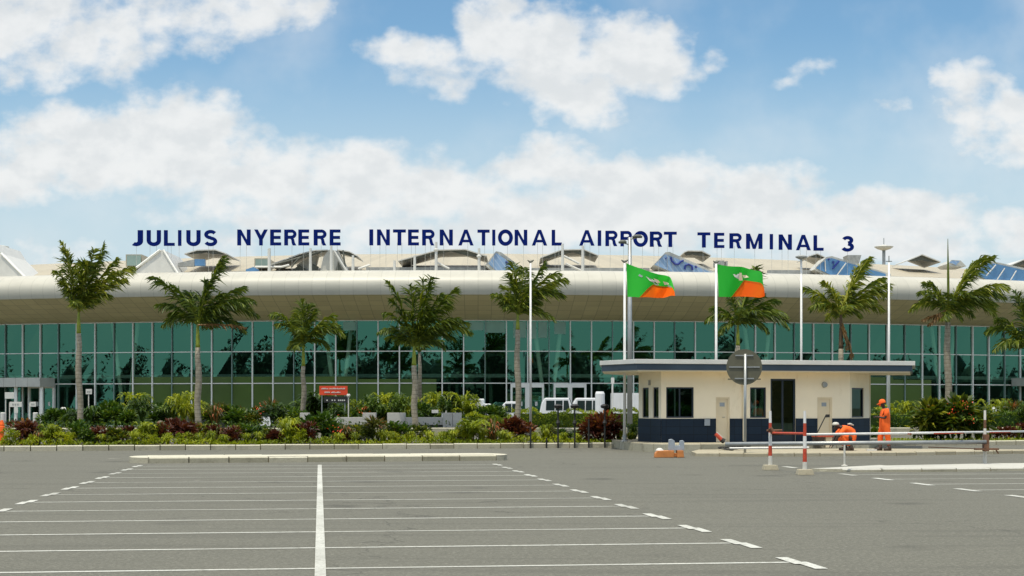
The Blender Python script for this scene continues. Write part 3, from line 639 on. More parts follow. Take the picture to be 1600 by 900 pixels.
# ------------------------------------------------------------------ sign letters
def arc(cx, cy, rx, ry, a0, a1, n=14): return [(cx + rx * math.cos(rad(a0 + (a1 - a0) * i / n)), cy + ry * math.sin(rad(a0 + (a1 - a0) * i / n))) for i in range(n + 1)]
H_ = .235                                   # stroke weight in cap heights
def glyph(ch):
    """strokes of a bold grotesque capital: ('p', polygon) or ('s', centre line, width); x from 0, height 1"""
    s, h = H_, H_ / 2; v = .19; hv = v / 2
    def bar(x, y0=0, y1=1): return ('p', [(x, y0), (x + s, y0), (x + s, y1), (x, y1)])
    def hb(x0, x1, y): return ('p', [(x0, y), (x1, y), (x1, y + v), (x0, y + v)])
    if ch == 'I': return [bar(0)], s
    if ch == 'L': return [bar(0), hb(s, .68, 0)], .68
    if ch == 'T': return [hb(0, .8, 1 - v), ('p', [(.4 - h, 0), (.4 + h, 0), (.4 + h, 1 - v), (.4 - h, 1 - v)])], .8
    if ch == 'E': return [bar(0), hb(s, .7, 0), hb(s, .66, .5 - hv), hb(s, .69, 1 - v)], .7
    if ch == 'N': return [bar(0), bar(.84 - s), ('p', [(s, .999), (s, .66), (.84 - s, .001), (.84 - s, .34)])], .84
    if ch == 'M': return [bar(0), bar(1.0 - s), ('p', [(s, .999), (s, .60), (.5 - .085, .0), (.5, .0), (.5, .26)]), ('p', [(1 - s, .999), (.5, .26), (.5, .0), (.5 + .085, 0), (1 - s, .60)])], 1.0
    if ch == 'A': return [('p', [(0, 0), (.22, 0), (.53, .86), (.5, 1), (.39, 1)]), ('p', [(1, 0), (.61, 1), (.5, 1), (.47, .86), (.78, 0)]), ('p', [(.27, .2), (.73, .2), (.67, .36), (.33, .36)])], 1.0
    if ch == 'Y': return [('p', [(.45 - h, 0), (.45 + h, 0), (.45 + h, .4), (.45 - h, .4)]), ('p', [(0, 1), (.45 - h, .38), (.45, .38), (.45 + h * .9, .44), (.235, 1)]), ('p', [(.9, 1), (.665, 1), (.45 - h * .9, .44), (.45, .38), (.45 + h, .38)])], .9
    if ch == 'O': return [('s', arc(.47, .5, .47 - h, .5 - hv - .003, 0, 360, 36), s)], .94
    if ch in 'PR':
        b = [bar(0), ('s', [(s - .02, 1 - hv), (.44, 1 - hv)] + arc(.44, .715, .235, .2, 90, -90, 12)[1:] + [(s - .02, .515)], v * 1.03)]
        if ch == 'R': b.append(('p', [(.33, .50), (.52, .50), (.62, .40), (.66, .2), (.76, 0), (.54, 0), (.47, .16), (.45, .34), (.37, .43)]))
        return b, .76 if ch == 'R' else .74
    if ch == 'U': return [('s', [(h, 1), (h, .35)] + arc(.42, .34, .42 - h, .34 - hv, 180, 360, 16)[1:] + [(.84 - h, 1)], s)], .84
    if ch == 'J': return [('s', [(.66 - h, 1), (.66 - h, .32)] + arc(.35, .31, .31 - h, .31 - hv, 0, -128, 12)[1:], s)], .66
    if ch == 'S': return [('s', arc(.39, .72, .275, .195, 28, 262, 16) + arc(.385, .285, .29, .2, 80, -158, 16), s * .93)], .78
    if ch == '3': return [('s', arc(.34, .735, .24, .18, 158, -80, 14), s * .92), ('s', arc(.34, .29, .28, .205, 82, -160, 14), s * .92)], .72
def letter(ch, x0, x1, ytop, ybase, parent):
    pcs, wd = glyph(ch); D = FY(XF((x0 + x1) / 2)) - .6; a = P(x0, ybase, D); b_ = P(x1, ytop, D); mb = MB()
    polys = []
    for pc in pcs:
        if pc[0] == 'p': polys.append([pc[1]])
        else:
            c = [Vector((x, y, 0)) for x, y in pc[1]]; cl_ = (c[0] - c[-1]).length < 1e-4; L, Rr = [], []
            for i, p in enumerate(c):
                if cl_: t0, t1 = c[i - 1 if i > 0 else -2], c[i + 1 if i < len(c) - 1 else 1]
                else: t0, t1 = c[max(0, i - 1)], c[min(len(c) - 1, i + 1)]
                t = (t1 - t0).normalized(); n = Vector((-t.y, t.x, 0)) * pc[2] / 2; L.append(p + n); Rr.append(p - n)
            polys.append([L, Rr, cl_])
    allp = [q for pl in polys for l in pl[:2] if not isinstance(l, bool) for q in l]
    xs_ = [q[0] for q in allp]; ys_ = [q[1] for q in allp]; X0, X1, Y0, Y1 = min(xs_), max(xs_), min(ys_), max(ys_)
    def W_(q, o): return Vector((a.x + (b_.x - a.x) * (q[0] - X0) / (X1 - X0), D + o, a.z + (b_.z - a.z) * (q[1] - Y0) / (Y1 - Y0)))
    for k, pl in enumerate(polys):
        o = k * .004
        if len(pl) == 1:
            q = pl[0]; ar = sum(q[i - 1][0] * q[i][1] - q[i][0] * q[i - 1][1] for i in range(len(q)))
            if ar < 0: q = q[::-1]
            mb.prism([W_(v, o) for v in q], (0, .16, 0))
        else:
            L, Rr, cl_ = pl
            f = lambda v, dz: W_(v, o) + Vector((0, dz, 0))
            for i in range(len(L) - 1):
                mb.face([f(L[i], 0), f(L[i + 1], 0), f(Rr[i + 1], 0), f(Rr[i], 0)]); mb.face([f(L[i], .16), f(L[i + 1], .16), f(Rr[i + 1], .16), f(Rr[i], .16)])
                mb.face([f(L[i], 0), f(L[i + 1], 0), f(L[i + 1], .16), f(L[i], .16)]); mb.face([f(Rr[i], 0), f(Rr[i + 1], 0), f(Rr[i + 1], .16), f(Rr[i], .16)])
            if not cl_:
                for i in (0, -1): mb.face([f(L[i], 0), f(Rr[i], 0), f(Rr[i], .16), f(L[i], .16)])
    mb.build('letter', M['letter'], parent)
    return D
WORDS = [('JULIUS', 359.5, 384, [(206, 223), (229, 251), (256, 272.5), (278, 283), (291, 313), (319, 339)], 359.5, 384),
 ('NYERERE', 358.5, 383.3, [(370.6, 391.3), (397, 418), (422, 439), (444, 463), (466, 483), (490, 510), (515, 532)], 358.5, 383.3),
 ('INTERNATIONAL', 358.3, 383.2, [(577, 583), (589, 609), (614, 634), (637.5, 654.5), (659.5, 679), (687, 707.5), (716, 740), (746, 765), (769, 774), (778, 801.5), (804, 824), (831, 855), (862, 878)], 359, 383.5),
 ('AIRPORT', 359.5, 383.7, [(905, 929), (934, 939.5), (946, 965), (969.5, 987.5), (989.5, 1012.5), (1015.5, 1035), (1037.5, 1057.5)], 362, 385.8),
 ('TERMINAL', 363, 386.6, [(1090, 1110), (1116, 1132), (1140, 1159), (1166, 1191.5), (1203, 1208), (1217, 1237.5), (1244, 1267), (1271.5, 1287)], 367.5, 391.6),
 ('3', 369, 392.6, [(1315.5, 1334.5)], 369, 392.6)]
lab = {'JULIUS': 'navy raised letters JULIUS standing on posts above the eaves', 'NYERERE': 'navy raised letters NYERERE on posts above the eaves', 'INTERNATIONAL': 'navy raised letters INTERNATIONAL, longest word above the eaves',
       'AIRPORT': 'navy raised letters AIRPORT behind the tall lamp post head', 'TERMINAL': 'navy raised letters TERMINAL above the eaves', '3': 'single navy numeral 3 at the end of the roof sign'}
for w, ya, yb, rng, ya2, yb2 in WORDS:
    c = PF((rng[0][0] + rng[-1][1]) / 2, 424, -.6)
    s_ = thing('roof_sign', lab[w], 'sign', (c.x, c.y, 12.5), 'words of the roof sign')
    n = len(w); mb = MB()
    for i, (ch, (x0, x1)) in enumerate(zip(w, rng)):
        f = i / max(1, n - 1); yt = ya + (ya2 - ya) * f; yb_ = yb + (yb2 - yb) * f
        if ch in 'SO3': yt -= .4
        if ch in 'JUSO3': yb_ += .5
        D = letter(ch, x0, x1, yt, yb_, s_)
        for fx in ((.3 + R.uniform(-.08, .08), .7) if (x1 - x0 > 8 and R.random() < .5) else (.5 + R.uniform(-.2, .2),)):
            q = P(x0 + (x1 - x0) * fx, yb_ - 4, D + .2); mb.tube([(q.x, q.y, 12.4), q], .012, 4)
    mb.build('letter_support', M['offwhite'], s_)
PST = [(485, 388), (517.5, 384), (551.5, 399), (616.5, 407), (648, 399), (681.5, 378), (748.5, 388), (879, 381), (910.5, 384), (421, 388)]
tp = None
for i, (px, py) in enumerate(PST):
    D = FY(XF(px)) - 1.0; q = P(px, py, D)
    lm = ['below the second R of NYERERE', 'below the last E of NYERERE', 'just right of the white roof screen', 'shortest, below the T of INTERNATIONAL', 'below the gap between E and R of INTERNATIONAL', 'with a small lamp, left of the N of INTERNATIONAL', 'below the second T of INTERNATIONAL', 'right beside the L of INTERNATIONAL', 'below the A of AIRPORT', 'left end, below the first E of NYERERE'][i]
    mb = MB(); mb.tube([(q.x, q.y, 12.4), (q.x, q.y, q.z)], [.13, .1], 8)
    if i in (5, 6): mb.lathe((q.x, q.y, q.z - .8), [(.1, 0), (.2, .12), (.2, .2), (.08, .3)], 8)
    tag(mb.build('roof_post', M['white'], origin=(q.x, q.y, 12.4)), 'white post on the eaves, ' + lm, 'post', 'white posts on the eaves')

# ------------------------------------------------------------------ guard booth
def wl(px, A=None, d=None):
    A = A or BA; d = d or e1; k = (px - 800) / F
    return (k * A.y - A.x) / (d.x - k * d.y)
def local(A, d): n = Vector((-d.y, d.x, 0)); Mx = Matrix(((d.x, n.x, 0, A.x), (d.y, n.y, 0, A.y), (0, 0, 1, 0), (0, 0, 0, 1))); return Mx
ZT = 3.22; ZW0, ZW1 = P(0, 653, 61).z, P(0, 605, 61).z
booth = thing('guard_booth', 'cream and navy guard booth with a flat overhanging roof at the car park exit', 'guard booth', (BA.x + 4, BA.y + 2, PZ))
def wallpanels(A, d, L, holes, th=.2, z0=PZ, z1=ZT, name='wall'):
    Mx = local(A, d)
    for nm, zz0, zz1, mat, off in ((name, z0, z1, M['cream'], 0), ('tiled_dado', z0, ZW0 - .03, M['tile'], -.03)):
        us = sorted(set([0, L] + [v for h in holes for v in h[:2]])); zs = sorted(set([zz0, zz1] + [v for h in holes for v in h[2:4] if zz0 < v < zz1])); mb = MB()
        for a, b_ in zip(us, us[1:]):
            for c, e in zip(zs, zs[1:]):
                um, zm = (a + b_) / 2, (c + e) / 2
                if any(h[0] < um < h[1] and h[2] < zm < h[3] for h in holes): continue
                if nm == name: mb.box((a, 0, c), (b_, th, e), 0, Mx)
                else: mb.box((a, -.03, c), (b_, -.002, e), 0, Mx)
            if nm != name and mb.f and any(h[1] == b_ and h[2] <= zz0 + .05 for h in holes) is False and any(h[0] == b_ and h[2] <= zz0 + .05 for h in holes): mb.build(nm, mat, booth); mb = MB()
        if mb.f: mb.build(nm, mat, booth)
    return Mx
def window(Mx, a, b_, c, e, mull=1):
    mb = MB(); w = .055
    for q in ((a, b_, c, c + w), (a, b_, e - w, e), (a, a + w, c + w, e - w), (b_ - w, b_, c + w, e - w)): mb.box((q[0], .04, q[2]), (q[1], .12, q[3]), 0, Mx)
    if mull: mb.box(((a + b_) / 2 - w / 2, .045, c + w), ((a + b_) / 2 + w / 2, .115, e - w), 0, Mx)
    f = mb.build('window', M['navyframe'], booth)
    mb = MB(); mb.face([Mx @ Vector(v) for v in ((a + w, .08, c + w), (b_ - w, .08, c + w), (b_ - w, .08, e - w), (a + w, .08, e - w))]); mb.build('pane', M['boothglass'], f)
LF = wl(1328); h = []
W1 = (wl(1041), wl(1084), ZW0, ZW1); D1 = (wl(1118.5), wl(1140), PZ - .01, P(0, 621, 61.8).z); W2 = (wl(1172), wl(1197), ZW0, ZW1)
D2 = (wl(1204), wl(1243), PZ - .01, P(0, 592, 62).z); D3 = (wl(1277), wl(1300), PZ - .01, P(0, 621, 62.5).z)
Mx = wallpanels(BA, e1, LF, [W1, D1, W2, D2, D3])
window(Mx, *W1); window(Mx, *W2, 0)
def door(Dd, mat, frame, glassy=False):
    a, b_, c, e = Dd; c += .02; mb = MB(); w = .07
    for q in ((a, a + w, c, e), (b_ - w, b_, c, e), (a + w, b_ - w, e - w, e)): mb.box((q[0], .03, q[2]), (q[1], .14, q[3]), 0, Mx)
    d_ = mb.build('door', frame, booth)
    if glassy:
        mb = MB(); mb.box((a + w, .06, c), (b_ - w, .09, c + .25), 0, Mx); mb.box(((a + b_) / 2 - .04, .055, c + .25), ((a + b_) / 2 + .04, .095, e - w), 0, Mx); mb.build('door_rail', frame, d_)
        mb = MB(); mb.face([Mx @ Vector(v) for v in ((a + w, .07, c), (b_ - w, .07, c), (b_ - w, .07, e - w), (a + w, .07, e - w))]); mb.build('door_glass', M['boothglass'], d_)
    else:
        mb = MB(); mb.box((a + w, .07, c), (b_ - w, .12, e - w), 0, Mx); mb.build('door_leaf', mat, d_)
        mb = MB(); mb.tube([Mx @ Vector((b_ - w - .1, .05, c + .95)), Mx @ Vector((b_ - w - .2, .05, c + .95))], .015, 6); mb.build('handle', M['grey'], d_)
        mb = MB(); mb.box(((a + b_) / 2 - .1, .06, e - .35), ((a + b_) / 2 + .1, .068, e - .2), 0, Mx); mb.build('door_plate', M['greymat'], d_)
door(D1, M['creamdoor'], M['creamdoor']); door(D3, M['creamdoor'], M['creamdoor']); door(D2, None, M['navyframe'], True)
# chamfered ends
cl = rad(13 + 58); dl = Vector((math.cos(rad(13) + math.pi - rad(62)), math.sin(rad(13) + math.pi - rad(62)), 0))
def seg(A, px): return None
# left chamfer runs from its far end back to BA
LA = PG(998, 63.2); dA = (BA - LA).normalized(); LL = (BA - LA).length
ha = [(wl(1003.5, LA, dA), wl(1013.5, LA, dA), ZW0, ZW1), (wl(1020, LA, dA), wl(1029, LA, dA), ZW0, ZW1)]
Mxa = wallpanels(LA, dA, LL, ha); [window(Mxa, *q, 0) for q in ha]
RA = BA + e1 * LF; RB = PG(1358, RA.y + 1.6); dB = (RB - RA).normalized(); LR = (RB - RA).length
hb = [(wl(1331, RA, dB), wl(1350, RA, dB), ZW0, ZW1)]
Mxb = wallpanels(RA, dB, LR, hb); [window(Mxb, *q, 0) for q in hb]
# sides and back
BL = LA * (1 + 2.4 / LA.y) + Vector((.12, 0, 0)); BRr = RB * (1 + 2.2 / RB.y)
for A, B_ in ((BL, LA), (RB, BRr)):
    wallpanels(A, (B_ - A).normalized(), (B_ - A).length, [])
dK = (BL - BRr).normalized(); LK = (BL - BRr).length
hk = [(LK - 3.2, LK - .8, ZW0 - .1, ZW1), (LK - 5.3, LK - 4.5, ZW0 - .6, ZW1), (1.0, 2.6, ZW0, ZW1)]
wallpanels(BRr, dK, LK, hk)
base_poly = [LA, BA, RA, RB, BRr, BL]
mb = MB(); mb.prism([(q.x, q.y, ZT) for q in base_poly], (0, 0, .06)); mb.build('ceiling', M['cream'], booth)
mb = MB(); mb.prism([(q.x, q.y, PZ + .02) for q in [v + (Vector((BA.x + 4, BA.y + 2.5, 0)) - v) * .04 for v in base_poly]], (0, 0, -.015)); mb.build('floor', M['concrete'], booth)
mb = MB(); q = BA + e1 * 4.4 + e2 * 1.8; mb.box((0, 0, PZ), (1.5, .5, 1.25), 0, local(q, e1)); mb.box((2.2, 0.2, PZ), (2.7, .7, 1.0), 0, local(q, e1)); mb.build('counter', M['creamdoor'], booth)
# roof
r1 = PG(993, 59.6); rtop = P(993, 561, 59.6).z; r0 = PG(937, 62.0); r2 = PG(1430, 62.3); r3 = r2 * (1 + 5.6 / r2.y); r4 = PG(975, 68.0); r5 = r0 * (1 + 3.4 / r0.y) + Vector((.05, 0, 0))
poly = [r0, r1, r2, r3, r4, r5]
cen = sum(poly, Vector()) / 6
def ins(k): return [cen + (v - cen) * k for v in poly]
mb = MB(); mb.prism([(v.x, v.y, rtop) for v in ins(1.0)], (0, 0, -.17)); rf = mb.build('roof', M['white'], booth, bevel=.01)
mb = MB(); mb.prism([(v.x, v.y, rtop - .172) for v in ins(.985)], (0, 0, -.23)); mb.build('fascia', M['navy'], rf)
mb = MB(); mb.prism([(v.x, v.y, rtop - .40) for v in ins(.975)], (0, 0, -.04)); mb.build('roof_soffit', M['cream'], rf)
mb = MB(); mb.tube([Mx @ Vector((wl(1288), -.0, P(0, 601, 62).z)), Mx @ Vector((wl(1288), -.09, P(0, 601, 62).z))], [.12, .1], 14); mb.build('wall_lamp', M['grey'], booth)
mb = MB(); u_ = wl(1161); mb.tube([Mx @ Vector((u_, -.06, PZ + .05)), Mx @ Vector((u_, -.06, ZT - .1))], .035, 8); mb.build('downpipe', M['cream'], booth)
mb = MB(); u_ = wl(1100); mb.box((u_, -.07, .95), (u_ + .22, -.032, 1.2), 0, Mx); mb.build('socket_box', M['greymat'], booth)
mb = MB(); mb.box((wl(1016, LA, dA) - .03, -.08, P(0, 602, 62).z), (wl(1016, LA, dA) + .04, 0, P(0, 594, 62).z), 0, Mxa); mb.build('camera_bracket', M['grey'], booth)

# ------------------------------------------------------------------ poles, flags, lamps
def pole(px, D, ytop, z0, rr, label, cat='flagpole', name='flagpole', top='knob', group=None):
    q = PG(px, D, z0); zt = P(px, ytop, D).z
    t_ = thing(name, label, cat, q, group)
    mb = MB(); mb.tube([q, (q.x, q.y, zt)], [rr, rr * .72], 10); mb.build('pole', M['poleswhite'], t_, smooth=True)
    mb = MB(); mb.lathe((q.x, q.y, z0), [(rr * 2.4, 0), (rr * 2.4, .02), (rr * 1.4, .06), (rr * 1.3, .25)], 12); mb.build('base_plate', M['grey'], t_)
    mb = MB()
    if top == 'knob':
        mb.tube([(q.x, q.y, zt), (q.x, q.y, zt + .08)], .03, 8); mb.tube([(q.x - .13, q.y, zt + .12), (q.x - .03, q.y, zt + .05), (q.x + .05, q.y, zt + .07), (q.x + .14, q.y, zt + .13)], [.02, .05, .05, .02], 6)
        mb.build('finial', M['darkgrey'], t_)
    elif top == 'dish':
        mb.lathe((q.x, q.y, zt - .1), [(.08, 0), (.24, .08), (.28, .12), (.2, .17), (.06, .2)], 16); mb.build('lamp_head', M['louvre'], t_, smooth=True)
    elif top == 'cross':
        mb.tube([(q.x, q.y, zt), (q.x, q.y, zt + .3)], .02, 6); mb.tube([(q.x - .14, q.y, zt + .05), (q.x + .14, q.y, zt + .05)], .02, 6); mb.build('finial', M['darkgrey'], t_)
    return t_
pole(976, 62.5, 411, PZ, .062, 'white flagpole in front of the booth corner, flying the left flag', group=None)
pole(1119, 69, 412, 0, .066, 'white flagpole behind the booth roof carrying the right flag')
pole(829, 67.5, 411, .16, .055, 'bare white flagpole in the front bed beside the fifth palm')
pole(1252, 72, 402, 0, .06, 'white lamp pole with a flat dish head behind the booth', 'lamp post', 'lamp_post', 'dish')
pole(1389, 73, 410, .16, .062, 'bare white pole with a small cross top, right of the booth', 'pole', 'bare_pole', 'cross')
q = PG(984, 86, 0); t_ = thing('street_lamp', 'tall grey street lamp with two flat heads, behind the left flagpole', 'street lamp', q)
zt = P(984, 371, 86).z
mb = MB(); mb.tube([q, (q.x, q.y, zt)], [.15, .1], 12); mb.build('pole', M['grey'], t_, smooth=True)
for s, yy, w in ((1, 371, .48), (-1, 379.5, .38)):
    z = P(984, yy, 86).z; mb = MB(); c = Vector((q.x + s * (.18 + w / 2), q.y - .1, z))
    mb.tube([c + Vector((-w / 2 - .05, 0, 0)), c + Vector((-w / 4, 0, .05)), c + Vector((w / 4, 0, .05)), c + Vector((w / 2, 0, 0))], [.05, .1, .1, .05], 8); mb.build('lamp_head', M['darkgrey'], t_, smooth=True)
    mb = MB(); mb.tube([(q.x, q.y, z - .1), c], .04, 6); mb.build('arm', M['grey'], t_)

def bez(pts, t):
    pts = [Vector(p) for p in pts]
    while len(pts) > 1: pts = [a.lerp(b_, t) for a, b_ in zip(pts, pts[1:])]
    return pts[0]
def lin(pts, t):
    n = len(pts) - 1; k = min(n - 1, int(t * n)); return Vector(pts[k]).lerp(Vector(pts[k + 1]), t * n - k)
def cat(pts, t):
    n = len(pts) - 1; k = min(n - 1, int(t * n)); f = t * n - k
    p = [Vector(pts[max(0, min(n, k + j))]) for j in (-1, 0, 1, 2)]
    return .5 * ((2 * p[1]) + (p[2] - p[0]) * f + (2 * p[0] - 5 * p[1] + 4 * p[2] - p[3]) * f * f + (3 * p[1] - p[0] - 3 * p[2] + p[3]) * f ** 3)
M['flaggreen'] = foliage('flag_green_cloth', [(0, (.012, .38, .03)), (1, (.04, .5, .06))], .55, .7)
M['flagorange'] = foliage('flag_orange_cloth', [(0, (1, .115, .004)), (1, (1, .18, .01))], .6, .7)
def flag(D, top, bot, org, emb, label, ph):
    """cloth between a top and a bottom edge traced on the pole side, waving in depth"""
    def S(u, v, off=0):
        a = cat([(x, y, 0) for x, y in top], u); b_ = cat([(x, y, 0) for x, y in bot], u); p = a.lerp(b_, v)
        dep = .22 * u ** .6 * math.sin(u * 9 + v * 2.2 + ph) + .07 * math.sin(u * 17 + v * 4 + ph * 2) * u
        return P(p.x, p.y, D) + Vector((0, dep - off, 0))
    q = P(top[0][0], top[0][1], D); t_ = thing('flag', label, 'flag', q, 'flags in front of the terminal')
    N, K = 40, 20
    mb = MB(); mo = MB()
    ub = lambda v: org[0] + (org[1] - org[0]) * max(0, (v - org[2]) / (1 - org[2]))
    for i in range(N):
        for j in range(K):
            v0, v1 = j / K, (j + 1) / K; u0, u1 = i / N, (i + 1) / N
            if v0 > org[2] + .03 and u0 > ub(v1) + .03 and u0 > ub(v0) + .03: continue
            mb.face([S(u0, v1), S(u1, v1), S(u1, v0), S(u0, v0)], 0, .5 + .3 * math.sin(u0 * 9 + ph))
    for i in range(N):
        for j in range(K):
            v0 = org[2] + (1 - org[2]) * j / K; v1 = org[2] + (1 - org[2]) * (j + 1) / K
            us = lambda v, f: ub(v) + (1.0 - ub(v)) * f
            for off, fl in ((.006, 1),):
                fc = [S(us(v1, i / N), v1, off), S(us(v1, (i + 1) / N), v1, off), S(us(v0, (i + 1) / N), v0, off), S(us(v0, i / N), v0, off)]
                mo.face(fc, 0, .5 + .35 * math.sin(i / N * 9 + ph))
    mb.build('green_field', M['flaggreen'], t_, smooth=True); mo.build('orange_field', M['flagorange'], t_, smooth=True)
    for poly, rr in emb:
        me_ = MB()
        cu = sum(p[0] for p in poly) / len(poly); cv = sum(p[1] for p in poly) / len(poly)
        for a, b_ in zip(poly, poly[1:] + poly[:1]): me_.face([S(cu, cv, .02), S(*a, .02), S(*b_, .02)], rr)
        me_.build('pale_emblem', [M['offwhite'], M['creamdoor'], M['grey']], t_)
E1 = [([(.36, .22), (.46, .27), (.56, .30), (.60, .45), (.54, .47), (.44, .36)], 0), ([(.5, .22), (.58, .24), (.62, .34), (.55, .38)], 1), ([(.66, .27), (.76, .28), (.80, .38), (.70, .42)], 1), ([(.78, .40), (.88, .45), (.86, .55), (.76, .48)], 2), ([(.24, .2), (.3, .24), (.28, .3), (.22, .27)], 2)]
E2 = [([(.3, .26), (.42, .24), (.48, .34), (.42, .42), (.34, .36)], 0), ([(.42, .2), (.48, .2), (.52, .45), (.42, .46)], 1), ([(.5, .27), (.6, .24), (.64, .3), (.55, .36)], 1)]
flag(62.5, [(978.5, 411), (990, 415.5), (1004, 420.5), (1014, 424.5), (1028, 429), (1042, 430.5), (1049, 434), (1053, 450)], [(980.5, 464), (990, 464), (1001, 465), (1013, 464.5), (1026, 465), (1038, 465), (1048, 462.5), (1054, 463)], (.50, .26, .48), E1, 'left green and orange flag blowing right, against the white eaves', .3)
flag(69, [(1120.5, 412.5), (1132, 415), (1144, 416.5), (1156, 417), (1165, 418), (1178, 421.5), (1190, 426), (1191, 441)], [(1123, 464), (1132, 464), (1142, 464), (1154, 463), (1165, 463.5), (1176, 464.5), (1187, 465.5), (1195, 463)], (.55, .30, .43), E2, 'right green and orange flag blowing over the sixth palm', 1.7)

# ------------------------------------------------------------------ palms
def frond(mb, hub, tip, rise, mat=0, nl=30, ll=.8, side=None, droop=.5, rr=.5):
    hub = Vector(hub); tip = Vector(tip); L = (tip - hub).length
    c1 = hub.lerp(tip, .45) + Vector((0, 0, rise * L)); pts = [bez([hub, hub.lerp(c1, .9) + Vector((0, 0, rise * L * .3)), c1.lerp(tip, .5) + Vector((.05 * L, 0, rise * L * .5)), tip], i / 14) for i in range(15)]
    mb.tube(pts, [.045 * (1 - i / 15) + .01 for i in range(15)], 4, mat, .8)
    for k in range(nl):
        t = .1 + .9 * k / (nl - 1); f = t * 14; i = min(13, int(f)); p = pts[i].lerp(pts[i + 1], f - i); tg = (pts[i + 1] - pts[i]).normalized()
        sd_ = tg.cross(Vector((0, 0, 1)))
        if sd_.length < .2: sd_ = Vector((0, 1, 0)) if R.random() < .5 else Vector((1, 0, 0))
        sd_.normalize(); prof = 1.12 * ll * (math.sin(math.pi * min(1, t * .86 + .12)) ** .5) * R.uniform(.8, 1.1)
        for s in (-1, 1):
            d = (sd_ * s * R.uniform(.55, .95) + tg * R.uniform(.55, .85) + Vector((R.uniform(-.1, .3), R.uniform(-.25, .25), R.uniform(-.75, .2)))).normalized()
            m_ = p + d * prof * .5; e = m_ + (d + Vector((.12, 0, -droop * R.uniform(.6, 1.4)))).normalized() * prof * .5
            w = d.cross(Vector((R.uniform(-.6, .6), 1, R.uniform(-.3, .6)))).normalized() * .038; r_ = min(1, max(0, rr + R.uniform(-.35, .35)))
            mb.face([p - w * .5, m_ - w, m_ + w, p + w * .5], mat, r_); mb.face([m_ - w, e, m_ + w], mat, r_)
def palm(px, ybase, hub, shaft_y, D, rb, tips, label, extra=(), brown=False, z0=.4, lean=0, fill=7):
    base = PG(px, D, z0); t_ = thing('palm_tree', label, 'palm tree', base, 'palms in front of the terminal')
    H = P(hub[0], hub[1], D); S_ = P(hub[0], shaft_y, D)
    mb = MB(); n = 9; prof = [1.15, 1.02, 1.0, 1.03, 1.08, 1.05, .98, .88, .8]
    mb.tube([base.lerp(S_, i / (n - 1)) + Vector((.05 * math.sin(i * 1.1 + px), 0, 0)) * (1 if 0 < i < n - 1 else 0) for i in range(n)], [rb * q for q in prof], 12); mb.build('trunk', M['trunk'], t_, smooth=True)
    mb = MB(); mb.tube([S_, S_.lerp(H, .12), S_.lerp(H, .5), H, H + Vector((0, 0, .25))], [rb * .8, rb * .74, rb * .62, rb * .42, .02], 10); mb.build('crownshaft', M['shaftbrown'] if brown else M['shaft'], t_, smooth=True)
    mb = MB()
    for i, tp in enumerate(tips):
        x, y = tp[:2]; rise = tp[2] if len(tp) > 2 else .18
        dep = R.uniform(-.7, .7); tipv = P(x, y, D) + Vector((0, dep, 0)); L = (tipv - H).length
        frond(mb, H, tipv, rise, 0, int(24 + L * 8), .42 + .17 * L, rr=.35 + .25 * R.random())
    for i in range(fill - 3):
        a = R.uniform(0, 2 * math.pi); L = R.uniform(1.2, 2.2)
        v = Vector((math.cos(a) * .6 + .15, math.sin(a), R.uniform(-.25, .8))).normalized() * L
        frond(mb, H, H + v, .2, 0, 22, .62, rr=.45)
    mb.build('crown', M['palm'], t_)
    for x0, y0, x1, y1 in extra:
        mb = MB(); frond(mb, P(x0, y0, D - .2), P(x1, y1, D - .3), .04, 0, 22, .45, droop=1.2); mb.build('dry_frond', M['palmdead'], t_)
    return t_
palm(125, 645, (123, 488), 521, 90, .165, [(97, 379, .1), (103, 392, .1), (161, 383, .06), (150, 392, .1), (203, 417, .16), (196, 436, .14), (87, 425, .16), (93, 440, .15), (180, 403, .1), (125, 408, .1), (140, 412), (172, 462, .2), (110, 455, .2), (122, 425), (186, 425, .15), (150, 440)],
     'leftmost palm, tall with narrow upswept fronds', fill=6)
palm(310, 660, (309, 508), 543, 88, .17, [(232, 432, .14), (349, 404, .2), (340, 410, .18), (244, 478, .2), (400, 492, .25), (378, 448, .16), (396, 470, .2), (380, 517, .25), (252, 508, .28), (290, 455, .2), (338, 500, .3), (268, 446, .14), (368, 470, .2), (262, 492, .25), (320, 440), (350, 460, .2), (300, 480, .3), (385, 478, .24)],
     'second palm from the left, wide dark crown', extra=((309, 508, 384, 512),))
palm(474, 640, (474, 538), 572, 98, .15, [(425, 492, .22), (472, 469, .08), (482, 476, .1), (522, 494, .2), (538, 524, .3), (433, 508, .25), (449, 545, .35), (512, 545, .35), (492, 486), (455, 500), (505, 520, .3), (528, 510, .25), (462, 490)],
     'third palm from the left, shortest and bright green', fill=6)
palm(649, 652, (647, 542), 571, 92, .175, [(606, 441, .1), (673, 434, .1), (660, 438, .1), (712, 452, .14), (735, 520, .25), (591, 520, .3), (600, 490, .22), (716, 500, .2), (640, 446, .1), (694, 545, .3), (618, 535, .35), (730, 505, .22), (700, 478, .2), (690, 460, .15), (610, 470, .15), (668, 480), (710, 530, .3), (640, 490)],
     'fourth palm from the left, dense crown rising over the glass', fill=9)
palm(809, 645, (809, 492), 515, 91, .16, [(850, 411, .1), (884, 438, .2), (771, 463, .2), (800, 409, .08), (783, 472, .2), (842, 470, .2), (872, 428, .2), (818, 418, .1), (790, 482, .25), (846, 486, .3), (795, 428, .1), (862, 450, .2), (830, 440), (805, 440), (880, 462, .25)],
     'fifth palm, windswept to the right, beside the bare white flagpole', fill=6)
